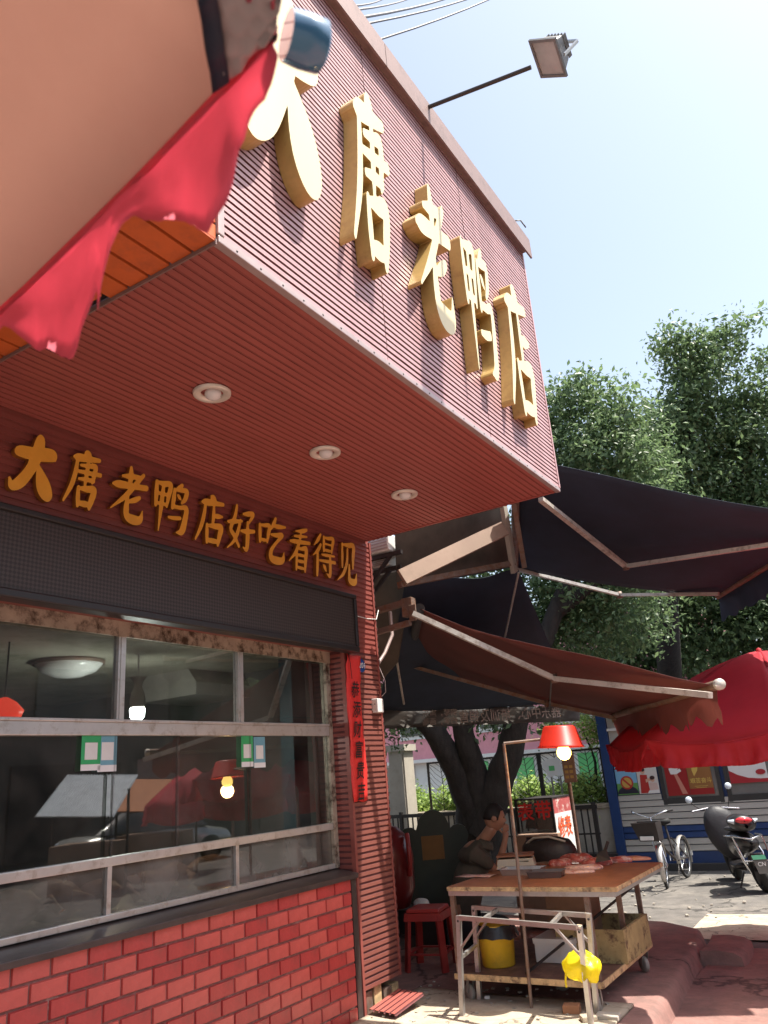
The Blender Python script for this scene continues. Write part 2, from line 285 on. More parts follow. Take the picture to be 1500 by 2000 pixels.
# ------------------------------------------------------------------ lettering
def catmull(pts, k=6):
    P = [np.array(p, float) for p in pts]; P = [2*P[0]-P[1]]+P+[2*P[-1]-P[-2]]; out = []
    for i in range(1, len(P)-2):
        for j in range(k):
            t = j/k; a, b, c, d = P[i-1:i+3]
            out.append(.5*((2*b)+(c-a)*t+(2*a-5*b+4*c-d)*t*t+(3*b-a-3*c+d)*t**3))
    out.append(P[-2]); return np.array(out)
GLYPH = {
 'da': ['8,60,2 14,63,7 50,66,8 84,72,8 94,66,3', '52,98,3 54,88,8 52,66,9 44,40,8 28,16,8 12,6,6 4,16,3', '58,52,2 66,36,7 78,18,10 90,6,8 95,4,2'],
 'tang': ['46,98,3 52,93,7 62,88,3', '18,84,3 30,85,6 60,88,5 84,91,4', '28,86,4 27,60,5 22,35,5 8,6,3', '38,73,3 56,75,4 76,77,5 75,60,5 73,48,3', '28,61,3 56,63,4 92,66,4', '38,49,3 56,51,4 76,52,4', '56,86,4 56,60,5 55,36,3', '40,34,4 42,18,5 44,4,4', '40,33,3 60,35,5 80,36,6 77,18,6 74,4,4', '44,8,4 60,9,5 76,10,4'],
 'lao': ['26,79,3 46,82,5 72,86,4', '46,98,4 48,82,6 47,64,4', '4,60,3 20,62,6 60,66,5 94,70,5', '82,92,4 66,74,5 40,44,5 6,16,2', '78,48,4 66,42,5 46,34,3', '46,46,4 46,24,6 50,10,6 66,6,7 86,9,6 90,26,2'],
 'ya': ['8,90,4 10,70,5 12,46,4', '8,89,3 26,90,5 44,92,5 42,70,5 40,48,3', '11,69,3 26,70,4 42,71,3', '12,50,3 26,51,4 41,52,3', '26,90,4 26,50,5 26,0,2', '74,99,4 68,92,5 60,86,3', '56,86,4 56,68,5 55,50,4', '56,86,3 70,88,4 88,90,5 86,74,5 78,64,3', '66,77,3 70,74,4 75,70,2', '55,53,4 74,54,4 92,56,5 91,30,6 86,10,6 72,5,2', '48,30,3 62,31,4 78,34,4'],
 'dian': ['44,98,3 52,93,7 62,87,3', '16,81,3 30,83,6 60,86,5 86,89,4', '28,83,4 26,58,5 20,32,5 6,4,3', '56,77,4 57,60,5 56,40,4', '57,59,3 70,61,5 86,63,3', '38,38,4 40,22,5 42,4,4', '38,37,3 60,39,5 84,40,6 81,22,6 78,4,4', '42,8,4 60,9,5 80,10,4'],
 'hao': ['30,97,4 26,74,5 14,46,5 26,34,5 46,14,4', '46,68,4 38,40,5 26,20,4 6,4,2', '2,58,3 20,61,5 52,68,3', '54,84,3 70,87,5 90,90,5 82,76,4 72,64,3', '72,68,4 75,40,6 74,12,5 60,14,2', '50,47,3 70,49,5 98,54,4'],
 'chi': ['6,74,4 8,56,5 10,38,4', '6,73,3 20,75,4 38,77,5 36,58,5 34,40,3', '10,42,3 22,43,4 34,44,3', '58,98,4 52,84,5 40,66,2', '52,80,3 68,82,5 94,86,3', '46,60,3 66,62,5 84,65,5 66,46,4 50,26,5 50,10,6 66,6,7 90,10,6 94,28,2'],
 'kan': ['78,97,4 58,91,5 28,86,2', '24,74,3 50,77,4 80,81,3', '6,60,3 30,62,5 94,68,4', '54,91,3 48,66,5 32,38,5 4,14,2', '36,48,4 37,26,5 37,0,4', '36,47,3 56,49,4 78,51,6 77,26,6 76,0,4', '37,33,3 56,34,4 76,35,3', '37,19,3 56,20,4 76,21,3', '37,5,3 56,5,4 76,5,3'],
 'de': ['32,98,4 22,84,5 6,68,2', '34,74,4 24,60,5 4,44,2', '22,58,4 23,30,5 23,0,4', '46,95,4 47,78,5 48,62,4', '46,94,3 64,95,4 86,97,5 84,80,5 82,62,3', '47,79,3 64,80,3 84,81,3', '48,64,3 64,65,4 82,66,3', '40,51,3 64,53,4 94,56,3', '32,36,3 60,38,4 98,41,4', '75,54,4 77,30,5 76,6,5 62,9,2', '48,27,3 54,22,5 60,15,3'],
 'jian': ['24,94,4 25,66,5 26,38,4', '24,93,3 50,95,5 80,97,6 79,70,6 78,42,4', '50,84,4 48,52,5 32,22,5 4,2,2', '60,46,4 60,24,5 62,10,6 76,6,7 92,10,6 96,30,2'],
}
def glyph_field(key, n=72, bold=1.0):
    g = np.linspace(-12, 112, n); X, Y = np.meshgrid(g, g, indexing='ij'); F = np.full(X.shape, 99.)
    for s in GLYPH[key]:
        P = catmull([[float(c) for c in p.split(',')] for p in s.split()])
        for a, b in zip(P[:-1], P[1:]):
            d = b[:2]-a[:2]; L = max(d@d, 1e-6); t = np.clip(((X-a[0])*d[0]+(Y-a[1])*d[1])/L, 0, 1)
            ww = a[2]+t*(b[2]-a[2]); F = np.minimum(F, np.hypot(X-a[0]-t*d[0], Y-a[1]-t*d[1]) - bold*np.maximum(ww, .5)**1.45*.46)
    return g, F
def glyph_mesh(key, n=72, bold=1.0):
    """marching squares of the brush strokes: (2-D verts, face polygons, boundary edges)"""
    g, F = glyph_field(key, n, bold); vid = {}; vs = []; fs = []; ed = []
    def corner(i, j):
        k = (i, j)
        if k not in vid: vid[k] = len(vs); vs.append((g[i], g[j]))
        return vid[k]
    def cut(a, b):
        k = (min(a, b), max(a, b), 'e')
        if k not in vid:
            t = F[a]/(F[a]-F[b]); vid[k] = len(vs); vs.append((g[a[0]]+t*(g[b[0]]-g[a[0]]), g[a[1]]+t*(g[b[1]]-g[a[1]])))
        return vid[k]
    for i in range(n-1):
        for j in range(n-1):
            c = [(i, j), (i+1, j), (i+1, j+1), (i, j+1)]; ins = [F[p] < 0 for p in c]
            if not any(ins): continue
            poly = []; cuts = []
            for k in range(4):
                a, b = c[k], c[(k+1) % 4]
                if ins[k]: poly.append(corner(*a))
                if ins[k] != ins[(k+1) % 4]:
                    e = cut(a, b); poly.append(e); cuts.append((e, ins[k]))
            if len(poly) > 2: fs.append(poly)
            if len(cuts) == 2:
                (e0, f0), (e1, f1) = cuts; ed.append((e0, e1) if f0 else (e1, e0))
            elif len(cuts) == 4:
                for k in (0, 2): ed.append((cuts[k][0], cuts[k+1][0]))
    return np.array(vs), fs, ed
def sign_char(key, y0, y1, z0, z1, xb, xf, fm, sm, name, label, cat, group, bold=1., n=72, shear=0.):
    vs, fs, ed = glyph_mesh(key, n, bold)
    def P(p, x): return (x, y0+(p[0]/100+shear*(p[1]/100-.5))*(y1-y0), z0+p[1]/100*(z1-z0))
    t = thing(name, ((xb), (y0+y1)/2, z0), label, cat, group)
    f = MB(); f.add([P(p, xf) for p in vs], fs); f.build('letter_face', fm, t)
    s = MB(); used = sorted({a for e in ed for a in e}); ix = {a: i for i, a in enumerate(used)}; m = len(used)
    s.add([P(vs[a], xf-.0004) for a in used]+[P(vs[a], xb) for a in used], [(ix[a], ix[b], ix[b]+m, ix[a]+m) for a, b in ed], False); s.build('letter_side', sm, t)
    return t
TXT = {}
def text_mesh(body, size=1., off=0., ext=0., align='CENTER'):
    k = (body, size, off, ext)
    if k in TXT: return TXT[k]
    cu = bpy.data.curves.new('text', 'FONT'); cu.body = body; cu.size = size; cu.offset = off; cu.extrude = ext; cu.align_x = align; cu.align_y = 'CENTER'; cu.resolution_u = 3
    o = bpy.data.objects.new('text', cu); COL.objects.link(o)
    me = bpy.data.meshes.new_from_object(o.evaluated_get(bpy.context.evaluated_depsgraph_get()))
    bpy.data.objects.remove(o); TXT[k] = me; return me
def text(body, pos, right, up, size, m, parent=None, name='lettering', off=0., ext=.0008, sx=1., shear=0.):
    """print lettering: pos centre, right / up directions of the writing"""
    me = text_mesh(body, 1., off, 0).copy(); r = V(right).normalized(); u = V(up); u = (u-r*u.dot(r)).normalized(); n = r.cross(u); c = V(pos)-(root_loc(parent) if parent else V(0,0,0))
    for v in me.vertices: v.co = c + r*((v.co.x*sx+shear*v.co.y)*size) + u*(v.co.y*size) + n*ext
    me.materials.clear(); me.materials.append(m)
    o = bpy.data.objects.new(name, me); COL.objects.link(o); o.parent = parent; return o
def ribs(mb, o, along, across, nrm, L, W, pitch, face=.66, depth=.012, L0=0., chunk=None, jit=0.):
    """corrugated cladding: flat raised ribs running 'along', stacked 'across', proud along nrm; grooves get material 1"""
    o, a, c, n = V(o), V(along), V(across), V(nrm); N = int(round(W/pitch)); pitch = W/N
    for i in range(N):
        w0 = i*pitch; w1 = w0+pitch*face; w2 = w0+pitch; j = rnd.uniform(-jit, jit)
        nn = n*j; p = [o+c*w0, o+c*w0+n*depth+nn, o+c*w1+n*depth+nn, o+c*w1, o+c*w2]
        q = [x+a*L for x in p]
        for k in range(4): mb.add([p[k], p[k+1], q[k+1], q[k]], [(0,1,2,3)], mi=0 if k == 1 else 1)
    return mb

# ================================================================== SETTING: ground
WX = -3.52
def rough_sheet(x0, x1, y0, y1, z, nx, ny, amp, seed, edge=0):
    P = []
    for i in range(nx+1):
        row = []
        for j in range(ny+1):
            x = x0+(x1-x0)*i/nx; y = y0+(y1-y0)*j/ny
            row.append((x, y, z + amp*mnoise.fractal(Vector((x*1.7+seed, y*1.7, seed)), 1., 2., 4)))
        P.append(row)
    return P
g = MB(); g.grid([[(x, y, -.16) for y in (-120, -20, 0, 8, 16, 30, 180)] for x in (-160, -30, -10, 0, 10, 30, 160)], False); struct('ground', g, M['asph'])
g = MB(); g.grid(rough_sheet(-14, 14, 3, 22, -.148, 90, 90, .012, 3)); struct('road', g, M['asph'])
# raised pavement: slab with a worn, rounded street edge
pv = MB(); edge = [(-1.62, 2.0), (-1.66, 4.4), (-1.74, 5.5), (-1.80, 6.4), (-1.86, 7.2), (-1.90, 7.9), (-2.00, 8.35), (-2.35, 8.62), (-3.2, 8.75), (-5.6, 8.9)]
prof = [(0, .0), (.0, .0), (.03, -.008), (.055, -.03), (.07, -.075), (.10, -.17)]
rows = []
for k, (x, y) in enumerate(edge):
    ex = Vector((1, .1, 0)) if k < 6 else (Vector((.8, .6, 0)) if k < 8 else Vector((.1, 1, 0)))
    rows.append([(-7, y if k < 6 else (y if k < 9 else 8.9), 0)]+[(x-.5+.5*0+ex.x*a+.5, y+ex.y*a, b+.008*mnoise.noise(Vector((x*5, y*5, a*9)))) for a, b in prof[1:]])
pv.grid(rows, True); struct('pavement', pv, M['conchaze'])
g = MB(); g.grid(rough_sheet(-3.5, -1.86, 4.3, 5.78, .010, 26, 26, .006, 9)); struct('pavement_sunlit_piece', g, M['conc'], solid=.02)  # sunlit stretch laid as a paler tan piece inside the haze-red ground
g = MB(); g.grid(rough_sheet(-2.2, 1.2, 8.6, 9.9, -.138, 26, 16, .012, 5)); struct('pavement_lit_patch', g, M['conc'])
# low worn step block beside the pavement corner
st = MB(); st.grid([[(-1.80+dx*.34+.02*math.sin(j), 7.55+j*.16, -.15+h) for dx, h in ((0, .13), (.45, .135), (.8, .12), (.95, .09), (1., 0))] for j in range(5)]); st.grid([[(-1.80+dx*.34, 7.55, -.15+h*k) for dx, h in ((0, .13), (.45, .135), (.8, .12), (.95, .09), (1., 0))] for k in (0, 1)])
struct('kerb_step', st, M['conchaze'])
# street-side ramp towards the viewer
rp = MB(); rp.grid(rough_sheet(-1.76, 3.2, 1.0, 8.2, -.125, 30, 40, .012, 12)); struct('forecourt', rp, M['conchaze'])
for i in range(46):   # loose grit and scraps are one uncountable litter
    pass
gr = MB()
for i in range(170):
    x, y = (rnd.uniform(-3.5, -1.9), rnd.uniform(5.0, 6.0)) if i < 70 else (rnd.uniform(-3.4, 1.5), rnd.uniform(8.6, 13))
    z = .02 if i < 70 else -.14; s = rnd.uniform(.006, .02 if i < 70 else .03); a = rnd.uniform(0, 6)
    gr.prism([(x+s*math.cos(a+k*1.6)*rnd.uniform(.6, 1), y+s*math.sin(a+k*1.6), z) for k in range(4)], (0, 0, s*.5))
o = gr.build('litter', M['stone']); o['kind'] = 'stuff'

# ================================================================== SHOP BUILDING
shop = thing('shop_building', (WX, 3, 0), 'maroon ribbed shop front with a deep overhanging sign box and red brick base', 'building')
# shell: floor, back, side, roof
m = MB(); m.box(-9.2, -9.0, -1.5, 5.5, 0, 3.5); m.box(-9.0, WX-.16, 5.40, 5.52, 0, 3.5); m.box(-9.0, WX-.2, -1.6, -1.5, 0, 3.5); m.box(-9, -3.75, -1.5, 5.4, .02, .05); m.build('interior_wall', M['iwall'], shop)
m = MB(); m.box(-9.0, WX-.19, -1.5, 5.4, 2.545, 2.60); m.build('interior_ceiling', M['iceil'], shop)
# lintel body + ribbed upper wall
m = MB(); m.box(WX-.18, WX-.002, -1.5, 5.54, 2.53, 3.60); m.build('lintel', M['wall'], shop)
m = MB(); ribs(m, (WX, -1.4, 2.53), (0,1,0), (0,0,1), (1,0,0), 6.94, .985, .042, .6, .008); m.build('upper_wall_cladding', [M['wall'], M['groove2']], shop)
# pillar
m = MB(); m.box(WX-.18, WX-.003, 5.063, 5.54, .16, 2.528); m.build('pillar_core', M['groove'], shop)
m = MB(); ribs(m, (WX, 5.072, .16), (0,1,0), (0,0,1), (1,0,0), .462, 2.365, .040, .62, .012, jit=.0012); m.build('pillar_cladding', [M['wallchip'], M['groove']], shop)
m = MB(); ribs(m, (WX-.012, 5.062, .9), (-1,0,0), (0,0,1), (0,-1,0), .165, 1.62, .040, .62, .010); m.build('jamb_cladding', [M['wall'], M['groove']], shop)
m = MB(); m.box(WX-.02, WX+.016, 5.045, 5.072, .0, 2.53); m.box(WX-.01, WX+.016, 5.532, 5.552, .16, 3.515); m.build('corner_trim', M['wall'], shop)
m = MB()
for k in range(58): z = .2+k*.0575; m.box(WX-.01, WX+.018, 5.553, 5.560, z, z+.03)
m.build('end_ribs', M['groove'], shop)
m = MB(); m.box(WX-.05, WX+.006, 4.985, 5.045, 0, .9); m.build('corner_post', M['sill'], shop)
# bricks
m = MB(); m.box(WX-.16, WX-.008, .6, 4.985, 0, .88); m.build('brick_backing', M['mortar'], shop)
bl, bh, gp = .192, .079, .010; meshes = {}
def brick_mesh(L, mm, k):
    key = (round(L, 3), mm.name, k)
    if key not in meshes:
        q = MB(); e = .004; h = bh
        q.add([(0,0,0),(0,L,0),(0,L,h),(0,0,h),(.012,e,e),(.012,L-e,e),(.012,L-e,h-e),(.012,e,h-e)], [(4,5,6,7),(0,1,5,4),(1,2,6,5),(2,3,7,6),(3,0,4,7)])
        me = bpy.data.meshes.new('brick'); me.from_pydata(q.v, [], q.f); me.materials.append(mm); meshes[key] = me
    return meshes[key]
for r in range(10):
    z = .872-(r+1)*(bh+gp)+gp+.012; y = 4.983; first = True
    if z < -.05: break
    while y > 1.9:
        L = bl if not (first and r % 2) else bl*.5; first = False
        o = bpy.data.objects.new('brick', brick_mesh(L, M['brick'] if rnd.random() < .5 else M['brick2'], 0)); COL.objects.link(o); o.parent = shop
        o.location = V(WX-.009+rnd.uniform(-.0015, .0015), y-L, z) - shop.location; o.rotation_euler = (rnd.uniform(-.006, .006), 0, rnd.uniform(-.008, .008)); y -= L+gp
# sill
m = MB(); m.prism([(WX-.20, .6, .955), (WX+.03, .6, .915), (WX+.03, .6, .882), (WX-.20, .6, .882)], (0, 4.45, 0)); m.build('sill', M['sill'], shop, bevel=.004)
# window: frame (part) with mullions, panes (sub-parts)
GX = WX-.165
win = MB(); win.box(GX-.03, GX+.025, .6, 5.04, 2.47, 2.528); win.box(GX-.028, GX+.032, .6, 5.0, 1.885, 1.955); win.box(GX-.025, GX+.04, .6, 5.0, 1.955, 1.972); win.box(GX-.025, GX+.028, .6, 5.0, 1.215, 1.262); win.box(GX-.028, GX+.03, .6, 5.0, .952, .985)
wf = win.build('window', M['alu'], shop, bevel=.004)
m = MB(); m.box(GX+.025, GX+.04, .6, 5.05, 2.44, 2.529); m.build('window_head', M['rustalu'], wf)
m = MB(); m.box(GX-.03, GX+.03, 5.0, 5.052, .952, 2.5); m.build('window_jamb', M['rustalu'], wf)
for y in (3.02, 4.02, 1.95):
    m = MB(); m.box(GX-.02, GX+.026, y-.024, y+.024, 1.97, 2.472); m.box(GX+.026, GX+.032, y-.01, y+.022, 1.97, 2.472); m.build('mullion', M['alu'], wf)
for y in (2.99, 3.97, 1.95):
    m = MB(); m.box(GX-.02, GX+.024, y-.014, y+.014, .985, 1.215); m.build('mullion', M['alu'], wf)
def pane(y0, y1, z0, z1, x=GX): q = MB(); q.box(x-.003, x+.003, y0, y1, z0, z1); q.build('pane', M['steam'] if z1 < 1.22 else M['glass'], wf)
for a, b in ((.6, 1.926), (1.974, 2.996), (3.044, 3.996), (4.044, 5.0)): pane(a, b, 1.972, 2.47)
for a, b in ((.6, 1.936), (1.964, 2.976), (3.004, 3.956), (3.984, 5.0)): pane(a, b, .985, 1.215)
for a, b, dx in ((.6, 2.02, .006), (1.98, 3.0, -.008), (2.96, 3.49, .008), (3.45, 4.13, -.008), (4.09, 5.0, .006)): pane(a, b, 1.262, 1.885, GX+dx)
for y in (3.0, 3.47, 4.11, 2.0): m = MB(); m.box(GX+.012, GX+.02, y-.006, y+.006, 1.262, 1.885); m.build('pane_edge', M['kglass'], wf)
# sign box: soffit, fascia, trims
FX, FY0, FY1, SZ, TZ = -1.72, 1.80, 5.50, 3.52, 5.78
m = MB(); m.box(WX, FX-.03, FY0+.03, FY1-.02, SZ+.02, TZ-.05); m.build('sign_box_core', M['groove'], shop)
m = MB(); ribs(m, (WX+.012, FY0+.01, SZ+.012), (0,1,0), (1,0,0), (0,0,-1), FY1-FY0-.02, FX-WX-.03, .046, .68, .005); m.build('soffit', [M['red'], M['groove2']], shop)
seams = [FY0+.03, 3.02, 4.26, FY1-.01]
for a, b in zip(seams[:-1], seams[1:]):
    m = MB(); ribs(m, (FX-.012+rnd.uniform(-.001, .001), a+.003, SZ+.03), (0,1,0), (0,0,1), (1,0,0), b-a-.006, TZ-SZ-.06, .0345, .62, .012, jit=.0008); m.build('fascia_panel', [M['fascia'], M['groove']], shop)
m = MB(); m.box(FX-.03, FX+.006, FY0, FY1, SZ-.006, SZ+.026); m.build('bottom_trim', M['trim'], shop, bevel=.003)
m = MB(); m.box(FX-.03, FX+.008, FY0-.004, FY0+.03, SZ+.031, TZ); m.build('end_trim', M['trim'], shop, bevel=.003)
m = MB(); m.box(FX-.02, FX+.006, FY1-.012, FY1+.012, SZ+.031, TZ-.05); m.build('far_trim', M['fascia'], shop)
m = MB(); m.box(WX, FX-.008, FY1-.018, FY1+.004, SZ+.0, SZ+.05); m.build('soffit_end_trim', M['red'], shop)
m = MB()
for k in range(40): m.box(WX+.03+k*.0435, WX+.052+k*.0435, FY1+.0045, FY1+.009, SZ-.002, SZ+.02)
m.build('soffit_rib_ends', M['dark'], shop)
for a, b in ((-.5, 3.22), (3.226, FY1+.08)):
    m = MB(); m.prism([(FX+.045, a, TZ-.10), (FX+.06, a, TZ-.10), (FX+.06, a, TZ+.09), (WX, a, TZ+.13), (WX, a, TZ+.09), (FX+.045, a, TZ+.05)], (0, b-a, 0)); m.build('roof_cap', M['cap'], shop)
m = MB(); m.box(FX-.01, FX+.04, -.5, FY1, TZ-.075, TZ+.04); m.build('roof_fillet', M['cap'], shop)
m = MB(); m.tube([(FX+.0, 5.36, TZ+.09), (FX+.02, 5.36, TZ+.17), (FX+.06, 5.42, TZ+.19), (FX+.08, 5.47, TZ+.14)], .006, 6); m.build('roof_hook', M['darkm'], shop)

m = MB()
for k in range(26): m.lathe((FX+.0055, 1.9+k*.14, SZ+.010), [(.001,.003),(.005,.002),(.006,0)], 6, (1,0,0))
o = m.build('screw', M['darkm'], shop); o['kind'] = 'stuff'
# neighbour's orange slatted canopy, near side
oc = thing('slatted_canopy', (FX, 1.0, SZ), 'bright orange slatted canopy adjoining the near end of the maroon soffit', 'canopy')
for k in range(15):
    x = FX-.005-k*.121
    m = MB(); m.box(x-.106, x, -.9, FY0-.012-(.0 if k != 5 else .03), SZ-.004, SZ+.012); m.build('slat', M['orange'], oc)
for k in range(17):
    z = SZ+.006+k*.075
    m = MB(); m.box(FX-.02, FX-.004, -.9, FY0-.008, z, z+.062); m.build('slat', M['orange'], oc)
m = MB(); m.box(FX-1.82, FX-.03, -.9, FY0-.006, SZ+.014, SZ+.03); m.box(FX-.03, FX-.022, -.9, FY0-.006, SZ, SZ+1.28); m.build('backing', M['dark'], oc)
m = MB(); m.box(FX-1.8, FX-.0, FY0-.011, FY0-.005, SZ-.02, SZ+.004); m.build('edge_strip', M['cap'], oc)

# ---- raised gold characters on the sign box
XB = FX+.004
big = [('da', 1.88, 2.40, 4.10, 5.14, 'first, widest gold character at the near end, partly behind the umbrella', 1.55),
       ('tang', 2.64, 3.07, 3.98, 5.12, 'second gold character, tallest of the sign, with stacked crossbars over a box', 1.25),
       ('lao', 3.31, 3.77, 3.99, 4.98, 'third gold character with a curled hook at its foot, middle of the sign', 1.3),
       ('ya', 3.90, 4.37, 3.90, 4.94, 'fourth gold character made of a gridded box beside a bird shape', 1.15),
       ('dian', 4.53, 5.08, 3.84, 4.96, 'fifth gold character at the far end of the sign box', 1.2)]
for k, y0, y1, z0, z1, lab, bo in big:
    sign_char(k, y0, y1, z0, z1, XB, XB+.088, M['goldf'], M['golds'], 'raised_character', lab, 'sign character', 'gold raised characters on the sign box', bo*.92, 96, .13)
# ---- small amber characters above the board
ch = [('da', 2.13, 2.39, 'like a standing figure, at the near end'), ('tang', 2.44, 2.69, 'with stacked crossbars, second of the row'), ('lao', 2.75, 3.02, 'with a long sweeping hook, third of the row'), ('ya', 3.05, 3.36, 'with a gridded box and bird shape, fourth of the row'), ('dian', 3.42, 3.70, 'like a roof over a small box, fifth of the row'),
      ('hao', 3.71, 3.99, 'of two joined halves, sixth of the row'), ('chi', 4.02, 4.34, 'with a small mouth box at its left, seventh of the row'), ('kan', 4.37, 4.64, 'like an eye under a slanting hand, eighth of the row'), ('de', 4.66, 4.97, 'with dense bars and a left radical, ninth of the row'), ('jian', 4.99, 5.28, 'an open box on two legs, at the far end')]
for i, (k, y0, y1, lab) in enumerate(ch):
    sign_char(k, y0, y1, 3.075, 3.425, WX+.012, WX+.042, M['amber'], M['amberd'], 'wall_character', 'small amber wall character '+lab, 'sign character', 'amber characters above the display board', 1.15, 66, .14)
# ---- LED board
lb = thing('led_board', (WX+.1, 2.8, 2.55), 'long black unlit LED display board above the shop window', 'display board')
m = MB(); LX = WX+.105
m.box(LX-.09, LX+.012, .8, 5.13, 2.50, 2.545); m.box(LX-.09, LX+.012, .8, 5.13, 2.93, 2.965); m.box(LX-.09, LX+.012, 5.095, 5.13, 2.545, 2.93); m.build('frame', M['blackf'], lb, bevel=.008)
m = MB(); m.box(LX-.09, LX-.006, .8, 5.095, 2.545, 2.93); m.build('screen', M['led'], lb)
# ---- downlights
labs = ['round white recessed soffit light, biggest and nearest', 'round white recessed soffit light, middle of the row', 'round white recessed soffit light, smallest, near the far corner']
for k, (u, v) in enumerate(((414, 768), (635, 884), (790, 966))):
    c = at(u, v, z=SZ); t = thing('downlight', c, labs[k], 'ceiling light', 'recessed lights in the soffit')
    m = MB(); m.lathe(c, [(.058, .006), (.060, -.006), (.092, -.012), (.098, -.008), (.100, .004)], 28); m.build('ring', M['ceilw'], t)
    m = MB(); m.lathe(c, [(.001, .02), (.06, .02), (.062, .001)], 24); m.build('recess', M['ibox'], t)
    m = MB(); m.lathe(c+V(0,.008,0), [(.001, -.034), (.02, -.032), (.036, -.022), (.044, -.006), (.042, .018)], 20); m.build('bulb', M['bulb'], t)
# ---- red couplet strip
cp = thing('couplet', (WX+.02, 5.17, 1.4), 'torn red paper couplet with black brush writing on the ribbed pillar', 'paper banner')
P = []
for i in range(24):
    z = 2.50-i/23*1.10; row = []
    for j in range(6):
        f = j/5; wob = .006*math.sin(i*.55)+.004*math.sin(i*1.7+1)
        e = (.012*mnoise.noise(Vector((i*.9, 0, 3))) if j in (0, 5) else 0)
        y = 5.048+f*(.200+.012*math.sin(i*.4+1))+wob*(1 if j == 5 else .4)+e; zz = z-(.012*rnd.random() if i in (0, 23) else 0)
        row.append((WX+.020+.006*math.sin(j*1.7+i*.6)+(.02 if i < 2 and j == 0 else 0), y, zz))
    P.append(row)
m = MB(); m.grid(P); m.build('paper', M['redp'], cp, solid=.002)
for i, c in enumerate('恭添财富贵吉'):
    z = 2.21-i*.151
    text(c, (WX+.032, 5.150+.004*math.sin(i*2), z), (0,1,0), (0,0,1), .135, M['ink'], cp, 'lettering', .012, .001, .82, .18)
m = MB(); m.box(WX+.026, WX+.030, 5.10, 5.155, 1.405, 1.412); m.build('lettering', M['ink'], cp)
m = MB(); m.tube([(WX+.03, 5.08, 2.52), (WX+.035, 5.10, 2.42), (WX+.034, 5.112, 2.30)], .0025, 5); m.build('string', M['ink'], cp)
# ---- house number plate, switch box, wires
pl = thing('number_plate', (WX+.014, 5.28, 2.40), 'small blue enamel number plate half hidden behind the red couplet', 'number plate')
m = MB(); m.lathe((WX+.0125, 5.285, 2.42), [(.001, .006), (.052, .006), (.055, .003), (.055, 0)], 24, (1,0,0)); m.build('plate', M['plaq'], pl)
text('201', (WX+.0205, 5.290, 2.42), (0,1,0), (0,0,1), .062, M['whitep'], pl, 'lettering', .006)
sb = thing('switch_box', (WX+.03, 5.55, 1.9), 'small white socket box on the outer edge of the pillar', 'socket box')
c = at(741, 1378, x=WX+.05)
m = MB(); m.box(WX+.0, WX+.062, c.y-.045, c.y+.045, c.z-.055, c.z+.055); m.build('box', M['white'], sb, bevel=.005)
m = MB(); m.box(WX+.010, WX+.052, c.y-.047, c.y-.0451, c.z-.042, c.z+.042); m.build('face_plate', M['ceilw'], sb)
m = MB(); m.box(WX+.034, WX+.040, c.y-.0485, c.y-.047, c.z+.006, c.z+.016); m.build('socket', M['ink'], sb)
m = MB(); m.tube([(WX+.02, 5.15, 2.83), (WX+.02, 5.40, 2.82), (WX+.03, 5.54, 2.83), (WX+.02, 5.60, 2.92)], .004, 6); tag(m.build('wall_cable', M['white']), 'thin white cable from the end of the black board round the pillar edge', 'cable')
m = MB(); m.tube([at(762,1195,y=5.9), at(766,1240,y=5.85), at(752,1275,y=5.75), at(738,1297,y=5.65)], .016, 8); tag(m.build('conduit', M['trim']), 'thick grey flexible conduit bending down behind the pillar edge', 'conduit')
m = MB(); m.tube([at(738,1297,y=5.65), at(752,1330,y=5.66), at(753,1352,y=5.66), at(744,1362,y=5.62)], .004, 6); tag(m.build('socket_cable', M['trim']), 'thin pale wire looping down to the white socket box', 'cable')

# ---- payment stickers (codes left out)
def sticker(u, v, wd, h, mm, label):
    c = at(u, v, x=GX+.018); t = thing('sticker', c, label, 'sticker', 'payment stickers on the window')
    m = MB(); m.box(c.x-.001, c.x, c.y-wd/2, c.y+wd/2, c.z-h/2, c.z+h/2); m.build('sheet', mm, t)
    m = MB(); m.box(c.x+.0005, c.x+.0012, c.y-wd*.32, c.y+wd*.32, c.z-h*.22, c.z+h*.22); m.build('white_panel', M['white'], t)
    m = MB(); m.box(c.x+.0005, c.x+.0012, c.y-wd*.5, c.y+wd*.5, c.z-h*.5, c.z-h*.34); m.build('white_foot', M['whitep'], t)
M['sgreen'] = mat('sticker green', (.03,.36,.12), .4); M['sblue'] = mat('sticker blue', (.14,.34,.42), .4)
sticker(178, 1467, .125, .20, M['sgreen'], 'green payment sticker on the window pane at the near end of the shop')
sticker(210, 1467, .125, .215, M['sblue'], 'pale blue payment sticker touching the green one at the near end of the shop')
sticker(483, 1467, .115, .20, M['sgreen'], 'green payment sticker on the window pane nearer the couplet')
sticker(507, 1469, .115, .20, M['sblue'], 'pale blue payment sticker beside the green one nearer the couplet')

